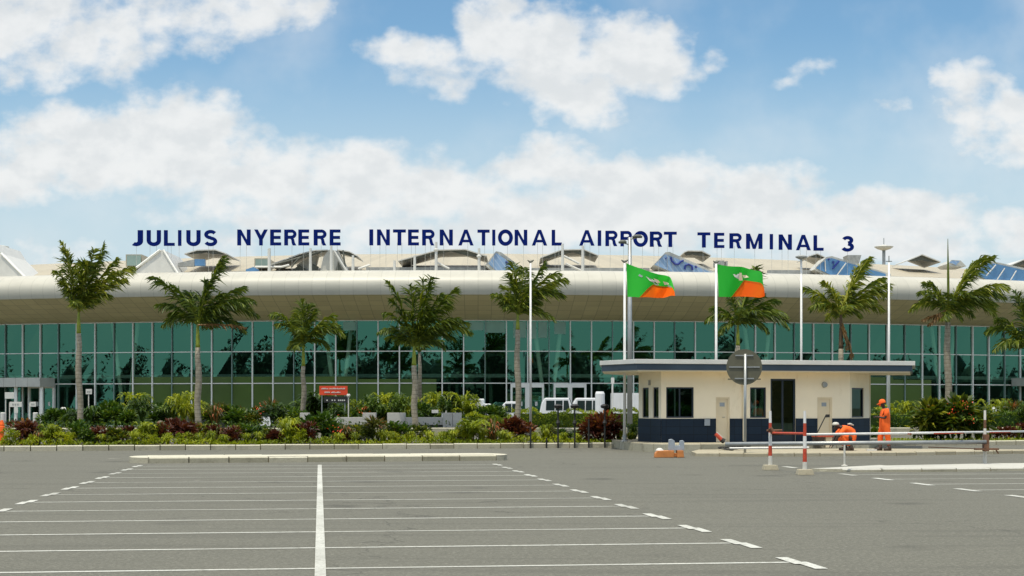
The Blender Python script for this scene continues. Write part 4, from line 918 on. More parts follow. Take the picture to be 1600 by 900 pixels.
palm(1153, 650, (1153, 508), 540, 90, .16, [(1101, 502, .3), (1228, 495, .25), (1216, 470, .2), (1182, 416, .08), (1112, 482, .22), (1228, 512, .3), (1172, 440, .1), (1138, 462, .15), (1122, 522, .3), (1198, 520, .3), (1205, 480, .2), (1190, 460, .2), (1180, 500)],
     'sixth palm, behind the round sign and partly hidden by the booth', fill=7)
palm(1315, 650, (1314, 492), 545, 89, .17, [(1358, 402, .15), (1350, 408, .14), (1257, 449, .14), (1263, 482, .25), (1389, 447, .16), (1382, 484, .22), (1340, 418, .12), (1285, 440, .14), (1378, 436, .15), (1280, 480, .25), (1345, 495, .3), (1388, 460, .2), (1300, 450), (1330, 450, .1), (1365, 470, .2), (1270, 465, .2)],
     'seventh palm, behind the booth, with a brown dead frond hanging', extra=((1316, 505, 1331, 560), (1315, 510, 1324, 545)), brown=True)
palm(1481, 640, (1481, 487), 503, 90, .19, [(1545, 402, .16), (1536, 402, .2), (1566, 466, .22), (1556, 494, .28), (1425, 484, .3), (1433, 458, .25), (1448, 441, .2), (1569, 450, .2), (1525, 408, .15), (1470, 500, .3), (1552, 484, .25), (1500, 500, .3), (1525, 470, .3), (1560, 476, .2), (1440, 470, .28), (1540, 460, .25), (1475, 460, .05)],
     'eighth palm, right of the booth, with a straight upright spear leaf', extra=((1478, 485, 1450, 508), (1478, 488, 1441, 500)), fill=8)
mb = MB()
t8 = [o for o in bpy.data.objects if o.name.startswith('palm_tree')][-1]
mb.tube([P(1482, 490, 90), P(1481.5, 430, 90), P(1481, 373, 90)], [.08, .07, .015], 6, 0, .8); mb.build('spear_leaf', M['palm'], t8)
palm(1608, 650, (1608, 548), 575, 86, .16, [(1545, 518, .3), (1584, 457, .1), (1550, 548, .35), (1598, 470, .1), (1560, 500, .25), (1645, 480), (1665, 520, .3), (1575, 540, .3), (1620, 470), (1592, 520)],
     'palm cut off by the right edge of the photo', fill=7)
q = PG(656, 104, .2); mb = MB(); mb.tube([q, P(656, 572, 104), P(655, 548, 104)], [.13, .12, .07], 8)
t_ = thing('palm_tree', 'thin pale palm trunk close behind the fourth palm', 'palm tree', q, 'palms in front of the terminal'); mb.build('trunk', M['trunk'], t_, smooth=True)
mb = MB()
for k in range(8):
    a = k * .8; frond(mb, P(655, 550, 104), P(655, 550, 104) + Vector((math.cos(a) * 1.6, math.sin(a) * 1.6, .7)), .2, 0, 16, .5)
mb.build('crown', M['palm'], t_)

# ------------------------------------------------------------------ shrubs
def leaf(mb, p, d, L, w, r, droop=.2):
    d = d.normalized(); s = d.cross(Vector((R.uniform(-.5, .5), R.uniform(-.5, .5), 1))).normalized() * w
    m_ = p + d * L * .5 + Vector((0, 0, .04 * L)); e = p + d * L + Vector((0, 0, -droop * L))
    mb.face([p, m_ - s, e, m_ + s], 0, r)
def mk_leafy(n=520, w=.5, h=1., ll=.13, lw=.035, lobes=5, hi=.5):
    mb = MB(); cs = [(Vector((R.uniform(-.6, .6) * w, R.uniform(-.6, .6) * w, h * R.uniform(.35, .8))), R.uniform(.25, .45) * min(w, h), R.uniform(-.15, .15)) for _ in range(lobes)]
    for _ in range(6):
        c = R.choice(cs)[0]; mb.tube([(R.uniform(-.05, .05), R.uniform(-.05, .05), 0), c * .6 + Vector((0, 0, 0)), c], [.02, .014, .006], 4, 0, .1)
    for _ in range(n):
        c, r_, rb = R.choice(cs); v = Vector((R.gauss(0, 1), R.gauss(0, 1), R.gauss(0, 1) + .25)).normalized(); p = c + v * r_ * R.uniform(.55, 1.1)
        if p.z < .03: p.z = R.uniform(.03, .2)
        leaf(mb, p, v + Vector((0, 0, .4)), ll * R.uniform(.7, 1.4), lw, min(1, max(0, hi + rb + R.uniform(-.45, .45))))
    return mb
def mk_tuft(n=110, w=.5, h=1., lw=.022):
    mb = MB()
    for k in range(n):
        a = R.uniform(0, 6.283); sp = R.uniform(.1, 1) * w; hh = h * R.uniform(.55, 1.0); b0 = Vector((R.uniform(-.08, .08), R.uniform(-.08, .08), 0))
        out = Vector((math.cos(a), math.sin(a), 0)); sd_ = Vector((-out.y, out.x, 0)) * lw; r_ = R.random()
        pts = [b0, b0 + out * sp * .35 + Vector((0, 0, hh * .65)), b0 + out * sp * .75 + Vector((0, 0, hh)), b0 + out * sp * 1.15 + Vector((0, 0, hh * .8))]
        ws = [.5, 1, .9, .1]
        for i in range(3): mb.face([pts[i] - sd_ * ws[i], pts[i + 1] - sd_ * ws[i + 1], pts[i + 1] + sd_ * ws[i + 1], pts[i] + sd_ * ws[i]], 0, r_)
    return mb
def mk_areca(nf=22, w=.6, h=1.):
    mb = MB()
    for k in range(nf):
        a = R.uniform(0, 6.283); out = Vector((math.cos(a), math.sin(a), 0)); sp = R.uniform(.25, 1) * w; hh = h * R.uniform(.5, .97)
        pts = [bez([(0, 0, 0), out * sp * .2 + Vector((0, 0, hh * .8)), out * sp * .7 + Vector((0, 0, hh * 1.1)), out * sp * 1.1 + Vector((0, 0, hh * .86))], i / 8) for i in range(9)]
        mb.tube(pts, .01, 3, 0, .6); sd_ = Vector((-out.y, out.x, 0)); r0 = R.uniform(.1, .9)
        for i in range(2, 9):
            for s in (-1, 1):
                for q in (0, .5):
                    p = pts[i] if i == 8 else pts[i].lerp(pts[i + 1], q); tg = (pts[i] - pts[i - 1]).normalized()
                    leaf(mb, p, sd_ * s + tg * .9 + Vector((0, 0, R.uniform(.0, .5))), .2 * h * R.uniform(.7, 1.15), .022 * h, min(1, max(0, r0 + R.uniform(-.25, .25))), .25)
    return mb
def mk_spiky(w=.5, h=1., stems=4):
    mb = MB()
    for k in range(stems):
        a = R.uniform(0, 6.283); o_ = Vector((math.cos(a) * w * .3, math.sin(a) * w * .3, h * R.uniform(.35, .62)))
        if k == 0: o_ = Vector((0, 0, h * .6))
        mb.tube([(0, 0, 0), o_], .018, 4, 0, .1); rb = R.uniform(0, .4)
        for j in range(34):
            d = Vector((R.gauss(0, 1), R.gauss(0, 1), R.uniform(-.1, 1.6))).normalized(); leaf(mb, o_, d, .42 * h * R.uniform(.7, 1.1), .024, min(1, rb + (j % 7) / 9 + .2 * max(0, d.z)), .12)
    return mb
BED = {}
PROTO = {}
def protos(kind, makers, mat):
    PROTO[kind] = []
    for f in makers:
        o = f().build('proto', M[mat]); col.objects.unlink(o); PROTO[kind].append(o)
protos('croton', [lambda: mk_leafy(430, .5, 1., .23, .05, 7, .45) for _ in range(2)] + [lambda: mk_leafy(260, .42, 1., .3, .045, 4, .4)], 'croton')
protos('leafy shrub', [lambda: mk_leafy(520, .5, 1., .18, .045, 7, .5) for _ in range(2)] + [lambda: mk_leafy(300, .45, 1., .3, .05, 5, .45), lambda: mk_tuft(90, .55, 1., .035)], 'green')
protos('variegated shrub', [lambda: mk_leafy(420, .5, 1., .22, .05, 6, .5), lambda: mk_leafy(260, .5, 1., .3, .06, 4, .5)], 'mixed')
protos('lime fern', [lambda: mk_tuft(130, .5, 1.) for _ in range(2)] + [lambda: mk_leafy(520, .55, .9, .13, .035, 6, .55)], 'lime')
protos('areca bush', [lambda: mk_areca(26) for _ in range(3)], 'lime')
protos('green areca bush', [lambda: mk_areca(24) for _ in range(2)], 'green')
protos('spiky cordyline', [lambda: mk_spiky(stems=4) for _ in range(2)] + [lambda: mk_tuft(60, .5, 1., .03)], 'spiky')
NM = {'croton': 'croton_shrub', 'leafy shrub': 'leafy_shrub', 'variegated shrub': 'variegated_shrub', 'lime fern': 'lime_fern', 'areca bush': 'areca_bush', 'green areca bush': 'dark_areca_bush', 'spiky cordyline': 'spiky_cordyline'}
LOOK = {'croton': 'dark red croton shrub', 'leafy shrub': 'dark green leafy shrub', 'variegated shrub': 'yellow spotted green shrub', 'lime fern': 'low lime green fern', 'areca bush': 'yellow-green feathery bush', 'green areca bush': 'dark green feathery bush', 'spiky cordyline': 'spiky red-tipped cordyline'}
PL = []
def plant(kind, px, D, z, h, ws=1.):
    PL.append((kind, px, D, z, h, ws))
def fb(kind, px, hpx, ws=1., dd=None):          # front bed
    k = (px - 800) / F; off = dd if dd is not None else R.uniform(1.2, 3.6)
    D = (60.1 + .225 * 19.2 + off) / (1 - .225 * k); plant(kind, px, D, .15, hpx * D / F, ws)
for px, h in ((33, 40), (48, 34), (150, 30), (168, 26), (196, 28), (255, 32), (278, 38), (292, 34), (335, 28), (362, 28), (432, 24), (478, 36), (545, 22), (728, 20), (802, 42), (815, 36), (932, 44), (950, 44), (962, 34)): fb('croton', px, h, 1.05)
for px, h in ((70, 34), (122, 40), (138, 32), (226, 30), (305, 28), (388, 34), (408, 30), (497, 50), (512, 46), (524, 36), (622, 36), (640, 24), (700, 22), (900, 22), (885, 20), (990, 30)): fb('leafy shrub', px, h, 1.)
for px, h in ((88, 28), (184, 26), (240, 30), (320, 28), (372, 30), (420, 26), (560, 30), (575, 28), (660, 26), (720, 26), (770, 26), (866, 22)): fb('variegated shrub', px, h, 1.1)
for px, h in ((-10, 26), (15, 30), (55, 22), (98, 26), (112, 22), (160, 20), (176, 18), (210, 24), (232, 22), (262, 20), (288, 22), (310, 20), (330, 24), (350, 18), (385, 20), (404, 22), (452, 44), (462, 30), (440, 24), (530, 20), (555, 22), (598, 26), (615, 22), (640, 20), (672, 22), (690, 20), (708, 24), (738, 36), (752, 26), (785, 24), (795, 18), (836, 20), (852, 30), (880, 18), (905, 16), (968, 22), (985, 18)): fb('lime fern', px, h, .95, R.uniform(.7, 1.8))
for px, h in ((582, 52), (590, 44), (612, 34), (540, 34), (745, 32), (766, 40), (772, 34), (856, 34), (300, 24), (345, 30), (60, 26)): fb('spiky cordyline', px, h, 1.)
fb('areca bush', 735, 40, 1.2); fb('areca bush', 452, 46, .8); fb('areca bush', 75, 36, .9); fb('areca bush', 222, 40, .8)
# right-hand bed
for px, h, kd in ((1368, 26, 'leafy shrub'), (1375, 18, 'lime fern'), (1446, 22, 'lime fern'), (1460, 30, 'leafy shrub'), (1470, 58, 'variegated shrub'), (1484, 68, 'leafy shrub'), (1498, 62, 'green areca bush'), (1508, 60, 'variegated shrub'), (1515, 44, 'areca bush'), (1528, 26, 'lime fern'), (1545, 16, 'lime fern'), (1558, 20, 'croton'), (1574, 22, 'croton'), (1590, 22, 'lime fern'), (1598, 26, 'croton'), (1406, 52, 'green areca bush') if 0 else (1452, 48, 'variegated shrub')): fb(kd, px, h, 1.1, 3.2)
def bb(kind, px, top, ws=1., D=None):
    D = D or R.uniform(95.5, 101); zt = P(px, top, D).z; plant(kind, px, D, .38, max(.5, zt - .38), ws)
for px, tp in ((208, 607), (222, 614), (286, 608), (300, 618), (272, 615), (604, 612), (622, 606), (640, 614), (684, 608), (698, 612), (725, 610), (736, 616), (560, 622), (578, 614), (1372, 634), (1396, 628), (1415, 622), (1432, 630), (1565, 618), (1580, 622), (1500, 617), (1520, 622), (785, 634), (1550, 630), (1600, 625)): bb('areca bush' if R.random() < .6 else 'green areca bush', px, tp, .62)
for px, tp in ((75, 642), (88, 636), (105, 640), (140, 634), (160, 630), (180, 628), (195, 634), (250, 630), (262, 634), (328, 636), (366, 632), (384, 636), (400, 638), (448, 634), (465, 638), (540, 638), (550, 634), (590, 630), (650, 640), (665, 632), (745, 640), (772, 636), (1385, 644), (1450, 634), (1540, 640), (1590, 636)): bb('leafy shrub', px, tp, 1.1)
for px, tp in ((480, 624), (492, 606), (505, 612), (520, 632), (530, 626), (120, 636), (430, 626)): bb('green areca bush', px, tp, 1.)
for px, tp in ((345, 620), (352, 626), (425, 619), (755, 628), (372, 630), (336, 630), (1590, 620), (580, 632)): bb('spiky cordyline', px, tp, .9)
for px, tp in ((150, 638), (340, 636), (395, 646), (350, 644), (600, 640), (1446, 640)): bb('variegated shrub', px, tp, 1.)
LMK = [(-999, 'the left photo edge'), (125, 'the leftmost palm'), (310, 'the second palm'), (474, 'the short third palm'), (649, 'the fourth palm'), (809, 'the fifth palm'), (976, 'the left flagpole'), (1358, 'the booth'), (1481, 'the spear-leaf palm')]
ORD = ['first', 'second', 'third', 'fourth', 'fifth', 'sixth', 'seventh', 'eighth', 'ninth', 'tenth', 'eleventh', 'twelfth']
cnt = {}
for kind, px, D, z, h, ws in sorted(PL, key=lambda a: (a[1])):
    bed = 'front bed' if D < 85 else 'back bed'
    lmk = [n_ for x, n_ in LMK if x <= px][-1]; key = (kind, bed, lmk); cnt[key] = cnt.get(key, 0) + 1
    o = R.choice(PROTO[kind]).copy(); o.name = NM[kind]; col.objects.link(o)
    o.location = PG(px, D, z); o.rotation_euler = (0, 0, R.uniform(0, 6.28)); w_ = max(.55, h) * ws * R.uniform(.95, 1.2); o.scale = (w_, w_, h * R.uniform(.95, 1.05))
    tag(o, '%s, %s right of %s, %s' % (LOOK[kind], ORD[cnt[key] - 1], lmk, bed), 'shrub', LOOK[kind] + 's')
for k_ in PROTO:
    for o in PROTO[k_]:
        if o.users == 0 or not o.users_collection: bpy.data.objects.remove(o)
# hedges in the back bed
def hedge(pa, pb, top, D, label, mat='green', w=1.1, n=60):
    a = PG(pa, D, .38); b_ = PG(pb, D, .38); L = b_.x - a.x; mb = MB(); H = P(pa, top, D).z - .38
    for _ in range(int(L * n * 4.5)):
        x = a.x + R.random() * L; hh = H * (.86 + .14 * math.sin(x * 2.1) + .1 * math.sin(x * 5.3 + 1)); u = R.random()
        if u < .45: p = Vector((x, D + R.uniform(-.5, .5) * w, .38 + hh * R.uniform(.85, 1.03))); v = Vector((R.uniform(-.6, .6), R.uniform(-.6, .6), 1))
        else: p = Vector((x, D - w * .5 + R.uniform(-.1, .15), .38 + hh * R.random())); v = Vector((R.uniform(-.6, .6), -1, R.uniform(-.1, .9)))
        leaf(mb, p, v, R.uniform(.12, .24), .04, min(1, max(0, .5 + .25 * math.sin(x * 1.7) + R.uniform(-.4, .4))))
    mb.box((a.x + .1, D - w * .32, .3), (b_.x - .1, D + w * .4, .38 + H * .8), 0, None, 0.0); tag(mb.build('hedge', M[mat], origin=(a.x, D, .38)), label, 'hedge', 'hedges in the back bed')
hedge(728, 800, 648, 94.5, 'lime green clipped hedge between the fourth and fifth palms', 'lime')
hedge(800, 1000, 640, 95, 'yellow-green clipped hedge in front of the white vans', 'lime', 1.3)
hedge(1345, 1470, 643, 95.5, 'dark green clipped hedge right of the booth', 'green', 1.3)
hedge(1500, 1680, 643, 96.5, 'dark green clipped hedge running off the right photo edge', 'green', 1.3)
# ground cover
mb = MB()
for _ in range(9000):
    x = R.uniform(-26, 4.2); o_ = R.uniform(.3, 2.6) if R.random() < .8 else R.uniform(2, 5.5); y = YK(x) + o_
    hh = .17 + .1 * math.sin(x * 1.3) + .06 * math.sin(x * 4.1)
    leaf(mb, Vector((x, y, .15 + R.uniform(0, max(.08, hh)))), Vector((R.uniform(-1, 1), R.uniform(-1, .5), R.uniform(.3, 1.4))), R.uniform(.1, .24), .03, R.uniform(.1, 1) * (.75 + .25 * math.sin(x * .9)))
for _ in range(1500):
    x = R.uniform(15, 32); y = YK(x) + R.uniform(1.0, 5)
    leaf(mb, Vector((x, y, .17 + R.uniform(0, .05))), Vector((R.uniform(-1, 1), R.uniform(-1, .5), R.uniform(.3, 1.4))), R.uniform(.08, .16), .03, R.uniform(.2, .9))
tag(mb.build('ground_cover', M['lime']), 'bright low ground cover along the front bed kerb', 'ground cover', kind='stuff')
mb = MB()
for _ in range(5000):
    x = R.uniform(-36, 45); y = YW(x) + R.uniform(.5, 8)
    leaf(mb, Vector((x, y, .4 + R.uniform(0, .35))), Vector((R.uniform(-1, 1), R.uniform(-1, .5), R.uniform(.3, 1.4))), R.uniform(.15, .3), .05, R.random())
tag(mb.build('ground_cover', M['green']), 'dark low ground cover filling the raised back bed', 'ground cover', kind='stuff')
# flowers on the big bush and scattered red blooms
for i, (px, py, D, lbl) in enumerate(((1490, 640, 71, 'on the tall bush beside the spear-leaf palm'), (1507, 632, 71, 'white and red at the right side of the tall bush'), (402, 638, 94, 'red, between the second and third palms'), (568, 640, 94, 'red, beside the right block of the left bench'), (525, 672, 64, 'small red in the front bed near the third palm'), (1518, 655, 71, 'white, low on the right of the tall bush'))):
    p = P(px, py, D); mb = MB()
    for _ in range(16):
        o_ = Vector((R.gauss(0, .13), R.gauss(0, .1), R.gauss(0, .16))); leaf(mb, p + o_, Vector((R.gauss(0, 1), -1, R.gauss(0, 1))), .10, .03, R.uniform(0, .55) if i not in (1, 5) else R.uniform(.7, 1))
    mb.tube([(p.x, p.y, .16), p], .01, 4, 1, .0)
    tag(mb.build('flower_cluster', [M['flower'], M['green']], origin=(p.x, p.y, .16)), 'flower cluster ' + lbl, 'flowers', 'flower clusters')

# ------------------------------------------------------------------ benches / planters in the back bed
def bench(blocks, beam, label):
    D = 93.6; a = PG((blocks[0][0] + blocks[-1][1]) / 2, D, .4); t_ = thing('concrete_bench', label, 'bench', a)
    for x0, x1, y0, y1 in blocks:
        p, q = P(x0, y1, D), P(x1, y0, D); mb = MB(); mb.box((p.x, D, max(.38, p.z)), (q.x, D + .75, q.z)); mb.build('end_block', M['concrete'], t_, bevel=.015)
    x0, x1, y0, y1 = beam; p, q = P(x0, y1, D), P(x1, y0, D); mb = MB(); mb.box((p.x, D + .1, p.z), (q.x, D + .6, q.z)); mb.build('seat', M['concrete'], t_, bevel=.012)
    mb = MB(); mb.box((p.x, D + .3, .38), (q.x, D + .4, p.z)); mb.build('plinth', M['darkgrey'], t_)
bench([(605, 632.5, 645, 668), (692, 707, 645, 668), (707.6, 721, 645, 668)], (632.6, 691.9, 652, 664), 'wide pale concrete bench in front of the fourth palm')
bench([(468.5, 482, 645, 662), (566.5, 587, 645, 668)], (482.1, 566.4, 652, 664), 'pale concrete bench partly hidden by bushes, left of the fourth palm')
# grey electrical box by second palm etc
p = P(345, 643, 98); mb = MB(); mb.box((p.x, 98, .38), (p.x + .4, 98.3, p.z)); 
for a, b_, y0, D in ((330, 353, 642, 97.5), (292, 330, 642, 98), (716, 728, 663, 93)):
    p = P(a, y0, D); q = P(b_, y0, D); mb = MB(); mb.box((p.x, D, .38), (q.x, D + .5, p.z))
    tag(mb.build('low_wall', M['concrete'], origin=(p.x, D, .38), bevel=.01), {330: 'short white low wall right of the second palm', 292: 'long white low wall left of the second palm', 716: 'small pale block at the foot of the bench'}[a], 'wall')
M['rock'] = concrete('brown_rock', (.13, .11, .075), (.2, .17, .12)); p = PG(262, 94, .4); mb = MB()
for k in range(9):
    c = p + Vector((R.uniform(-.6, .6), R.uniform(-.2, .3), .05 + R.random() * .4)); n0 = len(mb.v); mb.lathe(c, [(.1, -.2), (.24, -.1), (.27, .05), (.1, .2)], 6, 0, R.random() * .5)
    Mr = Matrix.Translation(c) @ Matrix.Rotation(R.uniform(0, 3), 4, Vector((R.random(), R.random(), R.random())).normalized()) @ Matrix.Translation(-c)
    mb.v[n0:] = [Mr @ v for v in mb.v[n0:]]
tag(mb.build('rock_pile', M['rock'], origin=p), 'brown rock pile among bushes left of the second palm', 'rocks')

# ------------------------------------------------------------------ red notice board
D = 97; c = PG(521, D, .4); t_ = thing('notice_board', 'red notice board with rows of white lettering beside the third palm', 'notice board', c)
a, b_ = P(499, 618, D), P(543, 603, D); mb = MB(); mb.box((a.x, D, a.z + .03), (b_.x, D + .06, b_.z)); mb.build('board', M['redboard'], t_)
mb = MB()
for row, (x0, x1, y) in enumerate(((502, 541, 607.2), (507, 532, 613))):
    x = x0
    while x < x1:
        w = R.uniform(.9, 1.6); p = P(x, y + 1.0, D - .02); q = P(min(x1, x + w), y - 1.1, D - .02)
        if R.random() < .87: mb.box((p.x, D - .02, p.z), (q.x, D - .004, q.z if R.random() < .6 else q.z - .03))
        x += w + .5
mb.build('lettering', M['white'], t_)
for px in (503, 539): mb = MB(); q = P(px, 616, D + .1); mb.tube([(q.x, q.y, .38), q], .04, 6); mb.build('leg', M['grey'], t_)
a, b_ = P(506, 629, D), P(544, 619.5, D); mb = MB(); mb.box((a.x, D + .02, a.z), (b_.x, D + .06, b_.z)); mb.build('lower_board', M['black'], t_)
mb = MB()
for x in (510, 518, 522, 528, 531, 534, 537): p = P(x, 626.5, D - .02); mb.box((p.x, D, p.z), (p.x + .08, D + .015, p.z + .08))
mb.build('lower_lettering', M['white'], t_)
q = PG(544.5, 95, .4); mb = MB(); mb.tube([q, P(544.5, 618, 95)], .035, 8); mb.lathe(P(544.5, 618, 95), [(.08, -.1), (.12, 0), (.08, .1)], 10)
tag(mb.build('garden_light', M['postdirty'], origin=q), 'small round-headed garden light at the right of the red board', 'garden light')

# ------------------------------------------------------------------ small signs and bollards on the left
def sign(px, D, y0, y1, x0, x1, label, mark=True, z0=0):
    q = PG(px, D, z0); t_ = thing('small_sign', label, 'sign', q)
    mb = MB(); mb.tube([q, P(px, y0 + 1, D + .08)], .035, 8); mb.build('post', M['postdirty'], t_)
    a, b_ = P(x0, y1, D), P(x1, y0, D); mb = MB(); mb.box((a.x, D, a.z), (b_.x, D + .04, b_.z)); mb.build('plate', M['white'], t_, bevel=.01)
    mb = MB()
    if mark:
        w = b_.x - a.x; h_ = b_.z - a.z
        for f in (.22, .42, .62): mb.box((a.x + w * f, D - .012, a.z + h_ * .35), (a.x + w * (f + .12), D - .003, a.z + h_ * .68))
        mb.build('marking', M['louvre'], t_)
sign(9, 112, 613, 623, 7.5, 22, 'blank white square sign, upper left at the terminal entrance', False)
sign(15, 111, 628, 636, 15, 34, 'wide low white sign at the left terminal entrance')
sign(25, 108, 637, 645.5, 22, 28, 'small white portrait plate below the wide white sign', False)
sign(46.5, 110, 628, 635.5, 47, 56, 'small white square sign on a tall thin pole near the left bollards')
sign(138.5, 104, 608, 616, 134, 143.5, 'white square sign on a pole just right of the leftmost palm')
sign(697, 96, 640.5, 645.5, 674.5 + 0, 685, 'small white plaque sign above the wide bench', False, .38)
for px, lb in ((4.5, 'white round bollard at the left photo edge'), (55.5, 'white round bollard beside the thin sign pole')):
    q = PG(px, 100, .3); mb = MB(); mb.lathe(q, [(.16, 0), (.16, .98), (.12, 1.02)], 14); tag(mb.build('bollard', M['white'], origin=q, smooth=False), lb, 'bollard', 'white bollards')
q = PG(99, 100, .3); t_ = thing('white_hydrant', 'white hydrant-like stand pipe with side arms in the back bed', 'standpipe', q)
mb = MB(); mb.lathe(q, [(.2, 0), (.14, .1), (.13, .9), (.2, .95), (.2, 1.2), (.12, 1.35)], 12); mb.build('body', M['white'], t_, smooth=True)
mb = MB(); mb.tube([q + Vector((-.32, 0, .95)), q + Vector((.3, 0, .98))], .06, 8); mb.build('side_arm', M['white'], t_)
mb = MB(); q = GP(2, 681); mb.lathe((q.x, q.y, 0) if 0 else PG(3, 64.5, .15), [(.1, 0), (.09, .5), (.13, .52), (.11, .72), (.09, .76), (.1, .8), (.05, .98)], 12)
tag(mb.build('delineator_post', M['orange'], origin=PG(3, 64.5, .15)), 'orange plastic post at the left photo edge in the front bed', 'post')
# dark posts at the bed kerb
for px, y0, y1, lb in ((829, 668, 700, 'short dark post right under the bare white flagpole'), (854, 684, 699, 'shortest dark stub post in front of the bed kerb'), (872, 634, 699, 'tall dark post with a knob top, left one of the tall pair'), (898, 634, 699, 'tall dark post with a knob top, right one of the tall pair'), (920, 655, 698, 'medium dark post left of the large croton'), (945, 634, 697, 'tall dark post in the large croton by the flagpole')):
    D = YK((px - 800) / F * 64) - .12; q = PG(px, D, 0); zt = P(px, y0, D).z; mb = MB(); mb.tube([q, (q.x, q.y, zt)], .035, 8)
    if y0 < 640:
        mb.lathe((q.x, q.y, zt), [(.04, -.12), (.16, -.08), (.18, 0), (.09, .07)], 8); mb.lathe((q.x, q.y, zt - .7), [(.04, -.1), (.09, 0), (.04, .12)], 8)
    tag(mb.build('dark_post', M['black'], origin=q), lb, 'post', 'dark posts along the bed kerb')

# ------------------------------------------------------------------ vehicles at the drop-off road
def vehicle(px0, px1, D, h, label, kind, cat):
    a, b_ = PG(px0, D), PG(px1, D); L = b_.x - a.x; t_ = thing('parked_' + kind, label, cat, ((a.x + b_.x) / 2, D, 0), 'white vehicles at the terminal')
    if kind == 'van': pr = [(0, .35), (0, 1.2), (.06, h * .86), (.14, h), (.74, h), (.86, h * .62), (.98, h * .52), (1, .75), (1, .35)]
    elif kind == 'car': pr = [(0, .3), (0, h * .62), (.1, h * .9), (.2, h), (.6, h), (.75, h * .66), (.97, h * .55), (1, .6), (1, .3)]
    else: pr = [(0, .45), (0, h), (.72, h), (.72, 1.9), (.93, 1.9), (1, 1.25), (1, .4)]
    mb = MB(); mb.prism([(a.x + x * L, D, z) for x, z in pr], (0, 1.8, 0)); mb.build('body', M['carwhite'], t_, bevel=.06)
    if kind != 'truck':
        ws = [(.16, .38), (.40, .58), (.60, .72)] if kind == 'van' else [(.17, .38), (.40, .62)]
        for x0, x1 in ws:
            mb = MB(); zt = h * .92; zb = h * .62; sl_ = .05 if (x0, x1) == ws[-1] else 0
            mb.prism([(a.x + x0 * L, D - .012, zb), (a.x + (x1 + sl_) * L, D - .012, zb), (a.x + x1 * L, D - .012, zt), (a.x + (x0 + .01) * L, D - .012, zt)], (0, .03, 0)); mb.build('side_window', M['carglass'], t_)
        mb = MB(); x0, z0_ = pr[4 if kind == 'van' else 4]; x1, z1_ = pr[5]
        mb.hexa([(a.x + x0 * L + .03, D + .15, z0_ - .06), (a.x + x1 * L + .03, D + .15, z1_ + .03), (a.x + x1 * L + .03, D + 1.65, z1_ + .03), (a.x + x0 * L + .03, D + 1.65, z0_ - .06), (a.x + x0 * L + .06, D + .15, z0_ - .02), (a.x + x1 * L + .06, D + .15, z1_ + .05), (a.x + x1 * L + .06, D + 1.65, z1_ + .05), (a.x + x0 * L + .06, D + 1.65, z0_ - .02)]); mb.build('windscreen', M['carglass'], t_)
    else:
        mb = MB(); mb.prism([(a.x + .76 * L, D - .012, 1.3), (a.x + .93 * L, D - .012, 1.3), (a.x + .9 * L, D - .012, 1.8), (a.x + .76 * L, D - .012, 1.8)], (0, .03, 0)); mb.build('side_window', M['carglass'], t_)
    for fx in (.18, .82):
        for yy in (0, 1.62):
            c = Vector((a.x + fx * L, D - .02 + yy, .33)); mb = MB(); mb.tube([c, c + Vector((0, .2, 0))], .33, 18); w = mb.build('wheel', M['black'], t_)
            mb = MB(); mb.tube([c + Vector((0, -.01, 0)), c + Vector((0, .05, 0))], .19, 12); mb.build('rim', M['alu'], w)
    mb = MB(); mb.box((a.x + L * .96, D - .02, .72), (a.x + L * 1.002, D + .25, .88)); mb.build('headlight', M['grey'], t_)
    mb = MB(); mb.tube([(a.x + L * .72, D - .02, h * .6), (a.x + L * .72, D - .2, h * .62)], .05, 6); mb.box((a.x + L * .70, D - .3, h * .58), (a.x + L * .75, D - .15, h * .7)); mb.build('mirror', M['black'], t_)
vehicle(843, 905, 112, 2.3, 'white van in front of the right glass doors', 'van', 'van')
vehicle(893, 948, 109, 2.28, 'white van parked nearest the white container', 'van', 'van')
vehicle(781, 828, 113, 2.05, 'white car partly hidden by the fifth palm trunk', 'car', 'car')
vehicle(722, 770, 114, 2.25, 'white box truck left of the fifth palm', 'truck', 'truck')
vehicle(385, 440, 112, 1.6, 'white car roof just visible between the second and third palms', 'car', 'car')
vehicle(1548, 1600, 112, 1.7, 'white car behind the hedge near the right photo edge', 'car', 'car')
D = 108; a, b_ = P(957, 650, D), P(1003, 614, D); mb = MB(); mb.box((a.x, D, .1), (b_.x, D + 2.2, b_.z))
for k in range(1, 8): xx = a.x + (b_.x - a.x) * k / 8; mb.box((xx - .02, D - .03, .2), (xx + .02, D, b_.z - .1))
tag(mb.build('white_container', M['carwhite'], origin=(a.x, D, .1)), 'white site container left of the booth behind the flagpole', 'container')
q = PG(957, 106, .1); mb = MB(); mb.tube([q, P(957, 590, 106)], .06, 8); mb.box((q.x - .1, 105.95, 3.2), (q.x + .12, 106.05, 3.6)); tag(mb.build('thin_post', M['poleswhite'], origin=q), 'thin white post at the left end of the container', 'post')
D = 107; a = PG(935, D); mb = MB(); mb.lathe((a.x + .1, D, .1), [(.32, 0), (.32, 2.45), (.25, 2.6)], 14); tag(mb.build('white_tank', M['carwhite'], origin=(a.x, D, .1)), 'upright white cylinder tank at the front of the nearest van', 'tank')

